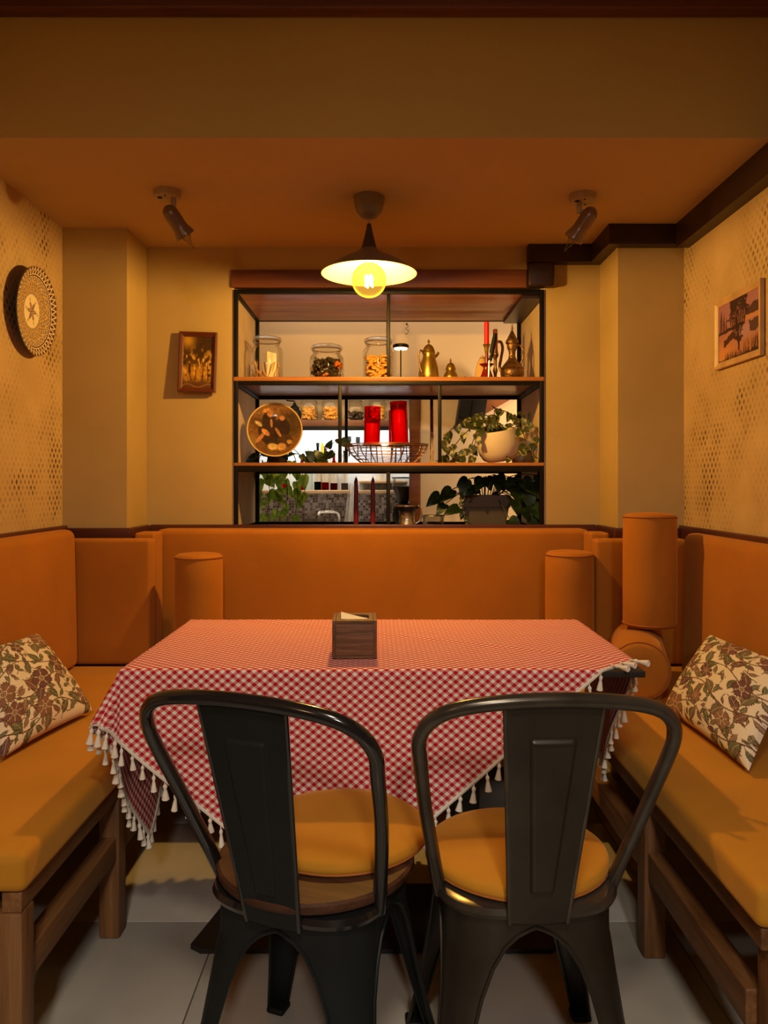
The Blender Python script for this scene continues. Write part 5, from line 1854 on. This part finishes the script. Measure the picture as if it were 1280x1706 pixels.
def vine(parent, pts, r, mat, leafmat, n, size, rn, droop=0.4, facing=(0, -1, 0.2), start=0.05):
    path = crom(pts, 8)
    MB().tube(path, r, 5).build('stem', mat, parent, world=True)
    for k in range(n):
        t = start + (1 - start) * (k + rn.uniform(0.2, 0.8)) / n
        i = min(int(t * (len(path) - 1)), len(path) - 2)
        p = path[i]
        tan = (path[i + 1] - path[i]).normalized()
        side = Vector((rn.uniform(-1, 1), rn.uniform(-0.6, 0.25), rn.uniform(-0.8, 0.5)))
        d_ = (side + tan * 0.3 + Vector((0, 0, -droop))).normalized()
        put_leaf(parent, p, d_, Vector(facing) + Vector((rn.uniform(-0.6, 0.6), 0, rn.uniform(-0.3, 0.6))), size * rn.uniform(0.7, 1.25), leafmat, rn.uniform(0.75, 1.05))


# variegated plant on the middle shelf
rn = random.Random(5)
vp = thing('potted_plant', 'variegated trailing plant in a round white pot on the middle shelf', 'plant', at_shelf(834, 3.48, S2 + 0.0005))
Mpot = Matrix.Rotation(math.radians(-9), 4, 'Y') @ Matrix.Rotation(math.radians(8), 4, 'X')
MB().lathe([(0.001, 0.012), (0.060, 0.012), (0.076, 0.022), (0.090, 0.050), (0.097, 0.085), (0.096, 0.120), (0.090, 0.150), (0.086, 0.150), (0.085, 0.13), (0.001, 0.13)], 36, cap=False).xform(Mpot).shift((0, 0, 0.004)).build('pot', 'white_pot', vp)
MB().lathe([(0.001, 0.132), (0.086, 0.132), (0.001, 0.139)], 24, cap=False).xform(Mpot).build('soil', 'soil', vp)
b0 = Vector(vp.location) + Vector((0, 0, 0.14))
for pts, n in (([b0, b0 + Vector((-0.06, -0.06, 0.05)), b0 + Vector((-0.16, -0.09, 0.0)), b0 + Vector((-0.23, -0.10, -0.08)), b0 + Vector((-0.28, -0.11, -0.128))], 11),
               ([b0, b0 + Vector((-0.10, -0.03, 0.06)), b0 + Vector((-0.20, -0.04, 0.03)), b0 + Vector((-0.26, -0.04, -0.04)), b0 + Vector((-0.20, -0.06, -0.12))], 11),
               ([b0, b0 + Vector((-0.05, -0.07, 0.04)), b0 + Vector((-0.12, -0.11, -0.03)), b0 + Vector((-0.14, -0.12, -0.12))], 8),
               ([b0, b0 + Vector((-0.03, -0.02, 0.10)), b0 + Vector((0.03, -0.02, 0.09)), b0 + Vector((0.08, -0.04, 0.05))], 8),
               ([b0, b0 + Vector((-0.06, 0.02, 0.08)), b0 + Vector((-0.12, 0.02, 0.07))], 6),
               ([b0, b0 + Vector((0.06, -0.08, 0.03)), b0 + Vector((0.09, -0.13, -0.05)), b0 + Vector((0.05, -0.155, -0.10)), b0 + Vector((-0.02, -0.16, -0.13))], 5),
               ([b0, b0 + Vector((0.10, -0.05, 0.06)), b0 + Vector((0.15, -0.10, -0.02)), b0 + Vector((0.12, -0.13, -0.10)), b0 + Vector((0.17, -0.14, -0.13))], 7),
               ([b0, b0 + Vector((-0.10, -0.06, 0.02)), b0 + Vector((-0.15, -0.08, -0.08)), b0 + Vector((-0.22, -0.09, -0.128)), b0 + Vector((-0.30, -0.09, -0.13))], 10)):
    vine(vp, pts, 0.0022, 'brown_stem', 'cream_leaf', n, 0.046, rn)
# second white pot with upright sprigs
sp2 = thing('potted_plant', 'tapered white pot with dry sprigs behind the round pot', 'plant', at_shelf(872, 3.64, S2 + 0.0005))
MB().lathe([(0.001, 0), (0.048, 0), (0.052, 0.005), (0.066, 0.14), (0.066, 0.15), (0.060, 0.15), (0.058, 0.13), (0.001, 0.13)], 32, cap=False).build('pot', 'white_pot', sp2)
b0 = Vector(sp2.location) + Vector((0, 0, 0.13))
for k in range(5):
    dx = (k - 2) * 0.012
    vine(sp2, [b0 + Vector((dx, 0, 0)), b0 + Vector((dx * 1.6, -0.005, 0.06)), b0 + Vector((dx * 2.2 + 0.005, -0.01, 0.105 + 0.01 * (k % 2)))], 0.0014, 'brown_stem', 'green_leaf', 3, 0.022, rn, droop=-0.3)

# dark pothos in the grey pot on the sill
rn = random.Random(12)
dp = thing('potted_plant', 'dark glossy pothos in a square grey pot on the sill', 'plant', at_shelf(808, 3.52, OZ0 + 0.0005))
pot = MB()
vs = []
for (hw, z) in ((0.085, 0.0), (0.098, 0.085), (0.104, 0.087), (0.106, 0.140), (0.098, 0.140), (0.096, 0.120)):
    for (sx, sy_) in ((-1, -1), (-0.92, -1.0), (0.92, -1.0), (1, -1), (1, 1), (-1, 1)):
        vs.append((sx * hw, sy_ * hw * 0.8, z))
m = 6
fs = [(j * m + i, j * m + (i + 1) % m, (j + 1) * m + (i + 1) % m, (j + 1) * m + i) for j in range(5) for i in range(m)] + [tuple(reversed(range(m)))]
pot.add(vs, fs)
pot.build('pot', 'grey_pot', dp)
MB().box(-0.095, 0.095, -0.075, 0.075, 0.116, 0.121).build('soil', 'soil', dp)
b0 = Vector(dp.location) + Vector((0, 0, 0.12))
targets = [(-0.21, -0.06, 0.02), (-0.16, -0.10, 0.045), (-0.19, -0.08, -0.02), (-0.13, -0.12, -0.035), (-0.10, -0.10, 0.085), (-0.05, -0.11, 0.05), (0.0, -0.06, 0.10),
           (0.04, -0.10, 0.09), (0.08, -0.12, 0.085), (0.12, -0.13, 0.06), (0.15, -0.14, 0.09), (0.17, -0.14, 0.03), (0.19, -0.14, 0.07), (0.19, -0.15, -0.02), (0.15, -0.15, -0.04),
           (0.21, -0.15, 0.11), (0.11, -0.15, 0.00), (-0.08, -0.02, 0.09), (0.06, 0.02, 0.11), (0.13, 0.0, 0.10), (0.18, -0.15, -0.08), (0.09, -0.15, -0.085), (0.20, -0.12, 0.0), (-0.02, -0.11, 0.095), (0.14, -0.11, -0.01), (0.16, -0.12, 0.055)]
for k, tg in enumerate(targets):
    tg = Vector(tg)
    q = b0 + tg
    mid = b0 + Vector((tg.x * 0.5, tg.y * 0.5, tg.z * 0.5 + 0.05))
    MB().tube(crom([b0 + Vector((tg.x * 0.2, tg.y * 0.2, 0)), mid, q], 4), 0.0022, 5).build('stem', 'stem', dp, world=True)
    d_ = Vector((tg.x * 2.4 + rn.uniform(-0.3, 0.3), -0.25, -0.5 + rn.uniform(-0.4, 0.4)))
    put_leaf(dp, q, d_, Vector((rn.uniform(-0.5, 0.5), -1, 0.7)), rn.uniform(0.062, 0.09) if k != 0 else 0.085, 'dark_leaf', rn.uniform(0.85, 1.05))
# small variegated runner by the grey pot
for pts in ([b0 + Vector((-0.06, -0.08, 0.0)), b0 + Vector((-0.11, -0.11, 0.03)), b0 + Vector((-0.11, -0.12, -0.06)), b0 + Vector((-0.09, -0.12, -0.10))],):
    vine(dp, pts, 0.0015, 'brown_stem', 'cream_leaf', 9, 0.030, rn)

# trailing green plant: pot behind the plate, vines hanging down behind the frame
rn = random.Random(23)
gp = thing('trailing_plant', 'green trailing vine hanging from a dark pot behind the painted plate', 'plant', at_shelf(462, 3.70, S2 + 0.0005))
MB().lathe([(0.001, 0), (0.040, 0), (0.050, 0.05), (0.052, 0.07), (0.047, 0.07), (0.046, 0.06), (0.001, 0.06)], 28, cap=False).build('pot', 'grey_pot', gp)
b0 = Vector(gp.location) + Vector((0, 0, 0.06))
for k, (x, zend, n) in enumerate(((-0.645, 1.00, 6), (-0.60, 0.99, 6), (-0.55, 1.0, 6), (-0.505, 1.005, 6), (-0.455, 0.99, 6), (-0.42, 1.12, 4))):
    yv = 3.93 + 0.02 * (k % 3)
    vine(gp, [b0, Vector(((b0.x + x) / 2, 3.82, 1.36)), Vector((x * 0.99, 3.915, 1.30)), Vector((x, yv, 1.22)), Vector((x + 0.012, yv, 1.12)), Vector((x - 0.008, yv, zend))], 0.002, 'stem', 'green_leaf', n, 0.062, rn, droop=0.9, facing=(0, -1, 0.1), start=0.42)
for pts, n in (([b0, b0 + Vector((0.10, -0.10, -0.01)), b0 + Vector((0.17, -0.14, -0.03)), b0 + Vector((0.24, -0.15, -0.035)), b0 + Vector((0.29, -0.15, 0.0))], 8),
               ([b0, b0 + Vector((-0.06, -0.06, -0.01)), b0 + Vector((-0.10, -0.12, -0.04))], 3),
               ([b0 + Vector((0.22, -0.15, -0.035)), b0 + Vector((0.27, -0.15, 0.03)), b0 + Vector((0.33, -0.14, 0.05))], 4)):
    vine(gp, pts, 0.0018, 'stem', 'dark_leaf', n, 0.050, rn, droop=0.1)

# ------------------------------------------------------------------ things on the sill
for (px, lab, hh) in ((593.5, 'dark red taper candle on the sill beside the mosaic view', 0.222), (621.5, 'dark red taper candle on the sill nearer the silver jug', 0.222)):
    loc = at_shelf(px, 3.46, OZ0 + 0.0005)
    t = thing('taper_candle', lab, 'candle', loc)
    MB().lathe([(0.001, 0.004), (0.0115, 0.004), (0.0112, 0.08), (0.0095, 0.17), (0.0075, hh - 0.015), (0.003, hh - 0.003), (0.001, hh)], 18, cap=False).build('wax', 'dark_red_wax', t)
    MB().lathe([(0.001, 0), (0.022, 0), (0.024, 0.003), (0.0125, 0.005), (0.0125, 0.014), (0.012, 0.014), (0.001, 0.0045)], 18, cap=False).build('drip_tray', 'old_brass', t)
    MB().tube([(0, 0, hh - 0.001), (0.001, 0, hh + 0.006)], 0.0009, 5).build('wick', 'hole', t)
sj = thing('silver_jug', 'embossed silver jug with a curled handle on the sill', 'jug', at_shelf(678, 3.42, OZ0 + 0.0005))
MB().lathe([(0.001, 0), (0.040, 0), (0.042, 0.004), (0.036, 0.020), (0.033, 0.045), (0.036, 0.068), (0.046, 0.084), (0.056, 0.092), (0.056, 0.098), (0.050, 0.096), (0.034, 0.082), (0.001, 0.07)], 32, cap=False).build('body', 'silver', sj)
MB().tube(crom([(0.040, 0, 0.080), (0.058, 0, 0.088), (0.066, 0, 0.062), (0.058, 0, 0.028), (0.040, 0, 0.016)], 6), 0.004, 8).build('handle', 'silver', sj)
MB().tube(crom([(-0.040, 0, 0.080), (-0.054, 0, 0.078), (-0.060, 0, 0.052), (-0.052, 0, 0.024), (-0.038, 0, 0.014)], 6), 0.004, 8).build('handle', 'black_metal', sj)
gd = thing('glass_dish', 'low cut glass dish between the silver jug and the grey pot', 'dish', at_shelf(722, 3.43, OZ0 + 0.0005))
MB().lathe([(0.001, 0.001), (0.040, 0.001), (0.046, 0.006), (0.050, 0.045), (0.051, 0.050), (0.048, 0.050), (0.044, 0.010), (0.001, 0.007)], 20, cap=False).build('dish_wall', 'smoke_glass', gd, angle=10)
MB().tube([(0.0505 * math.cos(a), 0.0505 * math.sin(a), 0.050) for a in [2 * math.pi * i / 24 for i in range(24)]], 0.0022, 6, closed=True).build('rim', 'silver', gd)

# ------------------------------------------------------------------ the bar
bs = thing('bar_shelf', 'dark brown wall shelf in the bar carrying pasta jars', 'shelf', (-0.35, 4.9, 1.535))
MB().rbox(-1.3, 0.149, 4.80, 4.999, 1.535, 1.575, r=0.003, n=1).build('board', 'bar_wood', bs, world=True)
MB().rbox(-1.3, 0.149, 4.795, 4.83, 1.512, 1.534, r=0.002, n=1).build('light_rail', 'black_metal', bs, world=True)
MB().box(-0.85, 0.149, 4.832, 4.846, 1.526, 1.534).build('light_strip', 'led_strip', bs, world=True)
b2 = thing('bar_shelf', 'pale wooden shelf in the bar carrying bottles in front of white wall', 'shelf', (-0.5, 4.9, 1.115))
MB().rbox(-1.3, -0.215, 4.82, 4.998, 1.115, 1.135, r=0.003, n=1).build('board', 'pale_wood', b2, world=True)
b3 = thing('bar_shelf', 'short pale wooden shelf in the bar carrying tumblers', 'shelf', (0.0, 4.9, 1.115))
MB().rbox(-0.16, 0.149, 4.84, 4.998, 1.115, 1.135, r=0.003, n=1).build('board', 'pale_wood', b3, world=True)
b4 = thing('bar_shelf', 'upper short pale shelf above the tumblers in the bar', 'shelf', (0.0, 4.9, 1.18))
MB().rbox(-0.16, 0.149, 4.86, 4.998, 1.180, 1.195, r=0.003, n=1).build('board', 'pale_wood', b4, world=True)
ctr = thing('bar_counter', 'bar counter with pale worktop below the mosaic wall', 'counter', (-0.5, 4.7, 0))
MB().box(-2.19, 0.149, 4.48, 4.999, 0.0, 0.88).build('body', 'bar_wood', ctr, world=True)
MB().rbox(-2.19, 0.149, 4.45, 4.999, 0.88, 0.915, r=0.004, n=1).build('worktop', 'ceramic', ctr, world=True)

for (px, lab, mat, h, fh, n) in ((515, 'jar of pale pasta on the dark bar shelf next to the crank mill', 'pasta', 0.17, 0.085, 110), (551, 'jar of pale pasta on the dark bar shelf between two other jars', 'pasta', 0.175, 0.08, 110),
                                 (593, 'low jar of dark pasta on the bar shelf', 'pasta_dark', 0.13, 0.05, 60), (629, 'jar of pale pasta half hidden by the red candle glass', 'pasta', 0.175, 0.09, 110)):
    loc = at_shelf(px, 4.89, 1.5755)
    jar('glass_jar', lab, loc, 0.058, h, None)
    fill_tubes('jar_pasta', lab.replace('jar of ', '').replace('low ', '') + ', the filling', mat, loc, 0.052, fh, n, 0.03, 0.0065, px)
cmil = thing('coffee_mill', 'small black coffee mill with a crank on the dark bar shelf', 'coffee mill', at_shelf(491, 4.88, 1.5755))
MB().lathe([(0.001, 0), (0.04, 0), (0.04, 0.06), (0.028, 0.075), (0.03, 0.085), (0.012, 0.10), (0.008, 0.115), (0.001, 0.116)], 20, cap=False).build('body', 'black_plastic', cmil)
MB().tube([(0, 0, 0.112), (0, 0, 0.125), (-0.05, 0, 0.13), (-0.05, 0, 0.148)], 0.005, 6).build('crank', 'black_plastic', cmil)
MB().lathe([(0.001, 0.145), (0.011, 0.147), (0.012, 0.158), (0.001, 0.164)], 12, (-0.05, 0, 0), cap=False).build('knob', 'black_plastic', cmil)

BOT = [
    (476, 0.26, 0.034, 'red_liquid', 'white capped bottle of red syrup half hidden by the green vine', 'ceramic', True),
    (503, 0.24, 0.033, 'red_liquid', 'bottle of red syrup with pale label nearest the green vine', 'ceramic', True),
    (515, 0.31, 0.036, 'clear_bottle', 'tall clear glass bottle with long neck on the bar shelf', 'ceramic', False),
    (529.5, 0.30, 0.034, 'green_glass', 'dark green wine bottle with white label on the bar shelf', 'black_plastic', True),
    (542, 0.28, 0.036, 'red_liquid', 'bottle of dark red liquor with silver cap beside the green wine bottle', 'silver', True),
    (556.5, 0.25, 0.035, 'red_liquid', 'squat bottle of rose liqueur with pale label on the bar shelf', 'ceramic', True),
    (574.5, 0.25, 0.034, 'coffee', 'black bottle with pale label at the end of the bar shelf', 'black_plastic', True),
    (537, 0.32, 0.036, 'yellow_liquid', 'clear bottle of yellow liqueur standing behind the red ones', 'ceramic', False),
]
for i, (px, h, r, mat, lab, cap_, lb) in enumerate(BOT):
    r *= 0.66
    Y = 4.94 if not lb else 4.87
    t = thing('bottle', lab, 'bottle', at_shelf(px, Y, 1.1355))
    MB().lathe([(0.001, 0.001), (r * 0.95, 0.001), (r, 0.006), (r, h * 0.56), (r * 0.85, h * 0.64), (r * 0.42, h * 0.74), (r * 0.36, h * 0.78), (r * 0.36, h * 0.93), (r * 0.42, h * 0.94), (0.001, h * 0.94)], 22, cap=False).build('glass_body', mat, t)
    MB().lathe([(0.001, h * 0.942), (r * 0.45, h * 0.942), (r * 0.45, h), (0.001, h)], 16, cap=False).build('cap', cap_, t)
    if lb:
        MB().lathe([(r * 1.015, h * 0.18), (r * 1.015, h * 0.46)], 22, cap=False).build('paper_label', 'bottle_label', t)
for k, px in enumerate((610, 628, 645)):
    t = thing('tumbler', 'small clear tumbler on the short pale shelf', 'glass', at_shelf(px, 4.91, 1.1355), group='tumblers on the short bar shelf')
    MB().lathe([(0.001, 0.001), (0.018, 0.001), (0.022, 0.04), (0.021, 0.04), (0.017, 0.005), (0.001, 0.004)], 18, cap=False).build('glass_wall', 'smoke_glass', t)
    MB().tube([(0.0215 * math.cos(a), 0.0215 * math.sin(a), 0.04) for a in [2 * math.pi * i / 18 for i in range(18)]], 0.001, 5, closed=True).build('rim', 'smoke_glass', t)
for (px, lab) in ((561, 'white ceramic jug on the bar shelf by the black bottle'), (636, 'white ceramic jug on the upper short bar shelf')):
    t = thing('ceramic_jug', lab, 'jug', at_shelf(px, 4.95, 1.1355 if px < 600 else 1.1955))
    hh = 0.34 if px < 600 else 0.28
    MB().lathe([(0.001, 0.001), (0.036, 0.001), (0.040, 0.01), (0.040, hh * 0.75), (0.030, hh * 0.86), (0.020, hh * 0.93), (0.018, hh), (0.001, hh)], 24, cap=False).build('body', 'ceramic', t)
    MB().tube(crom([(0.038, -0.01, hh * 0.7), (0.062, -0.02, hh * 0.62), (0.060, -0.02, hh * 0.4), (0.038, -0.01, hh * 0.3)], 5), 0.006, 7).build('handle', 'ceramic', t)
for (px, py0, py1, lab) in ((582, 727, 760, 'black ladle hanging on the white bar wall'), (596.5, 728, 762, 'black spatula hanging on the white bar wall')):
    a = P(px, py1, 4.985)
    t = thing('utensil', lab, 'utensil', (a.x, 4.985, a.z))
    hgt = (py1 - py0) / FPX * 4.985
    MB().tube([(0, 0, 0), (0, 0, hgt * 0.8)], 0.0045, 6).build('handle', 'black_plastic', t)
    MB().rbox(-0.013, 0.013, -0.004, 0.004, hgt * 0.72, hgt, r=0.0039, n=2).build('blade', 'black_plastic', t)
t = thing('towel', 'white dish towel hanging beside the bottle shelf in the bar', 'towel', (-0.19, 4.93, 0.93))
MB().grid(lambda u, v: (-0.035 + 0.06 * u * (1.3 - 0.5 * v) - 0.03 * (1 - v), 0.012 * math.sin(u * 14), 0.0 + 0.25 * v), 16, 8).build('cloth', 'ceramic', t)
MB().tube([(0.0, 0.0, 0.25), (0.0, 0.03, 0.262), (0.0, 0.066, 0.262)], 0.003, 6).build('hook', 'black_metal', t)
gr = thing('coffee_grinder', 'coffee grinder with dark bean hopper on the bar counter', 'grinder', at_shelf(672, 4.66, 0.9155))
MB().rbox(-0.06, 0.06, -0.07, 0.07, 0.0, 0.14, r=0.02, n=2).build('body', 'black_plastic', gr)
MB().lathe([(0.001, 0.14), (0.028, 0.14), (0.032, 0.16), (0.064, 0.235), (0.066, 0.245), (0.001, 0.250)], 28, cap=False).build('beans', 'coffee', gr)
MB().lathe([(0.030, 0.139), (0.034, 0.16), (0.067, 0.235), (0.069, 0.250), (0.066, 0.292)], 28, cap=False).build('hopper', 'smoke_glass', gr)
MB().lathe([(0.001, 0.293), (0.069, 0.293), (0.069, 0.300), (0.001, 0.303)], 28, cap=False).build('lid', 'black_plastic', gr)
fa = thing('faucet', 'dark curved tap on the bar counter', 'tap', at_shelf(565, 4.80, 0.9155))
MB().tube(crom([(0.0, 0, 0.0), (0.0, 0, 0.06), (-0.02, -0.02, 0.085), (-0.10, -0.08, 0.088), (-0.12, -0.1, 0.075)], 6), 0.009, 8).build('spout', 'silver', fa)
MB().lathe([(0.001, 0), (0.02, 0), (0.018, 0.012), (0.001, 0.012)], 16, cap=False).build('base', 'silver', fa)

# speaker and sloping beam on the right bar wall
spk = thing('loudspeaker', 'black loudspeaker mounted high on the bar wall', 'speaker', (0.48, 4.33, 1.51))
Ms = Matrix.Rotation(math.radians(10), 4, 'Y') @ Matrix.Rotation(math.radians(-18), 4, 'X')
MB().rbox(-0.075, 0.075, -0.07, 0.07, 0.0, 0.26, r=0.008, n=1).xform(Ms).build('cabinet', 'black_plastic', spk)
MB().rbox(-0.006, 0.006, -0.074, -0.069, 0.01, 0.25, r=0.002, n=1).xform(Ms).build('grille_seam', 'frame_black', spk)
MB().tube([(0.02, 0.06, 0.16), (0.02, 0.17, 0.18)], 0.012, 8).build('bracket', 'black_metal', spk)
bm = MB()
bm.prism([(0.0, 0.0), (0.26, 0.149), (0.11, 0.149), (0.0, 0.085)], 0, 0.06)
bm.xform(Matrix.Translation((0.55, 4.499, 1.56)) @ Matrix.Rotation(math.pi / 2, 4, 'X'))
struct('trim_20', bm, 'lintel_wood')

# wire hook hanging from the bar bulkhead
h = P(678, 545, 4.46)
hk = thing('wire_hook', 'thin bent wire hook hanging on the plain bar wall above the table lamp', 'hook', (h.x, 4.462, h.z))
MB().tube(crom([(0.0, 0.006, 0.02), (0.008, -0.004, 0.004), (-0.006, -0.004, -0.008), (0.010, -0.004, -0.022), (-0.002, -0.004, -0.042), (-0.012, -0.004, -0.034)], 6), 0.0014, 6).build('wire', 'frame_black', hk)
MB().lathe([(0.001, 0), (0.005, 0), (0.005, 0.003), (0.001, 0.003)], 12, cap=False).xform(Matrix.Translation((0, 0.007, 0.02)) @ Matrix.Rotation(math.pi / 2, 4, 'X')).build('screw', 'frame_black', hk)
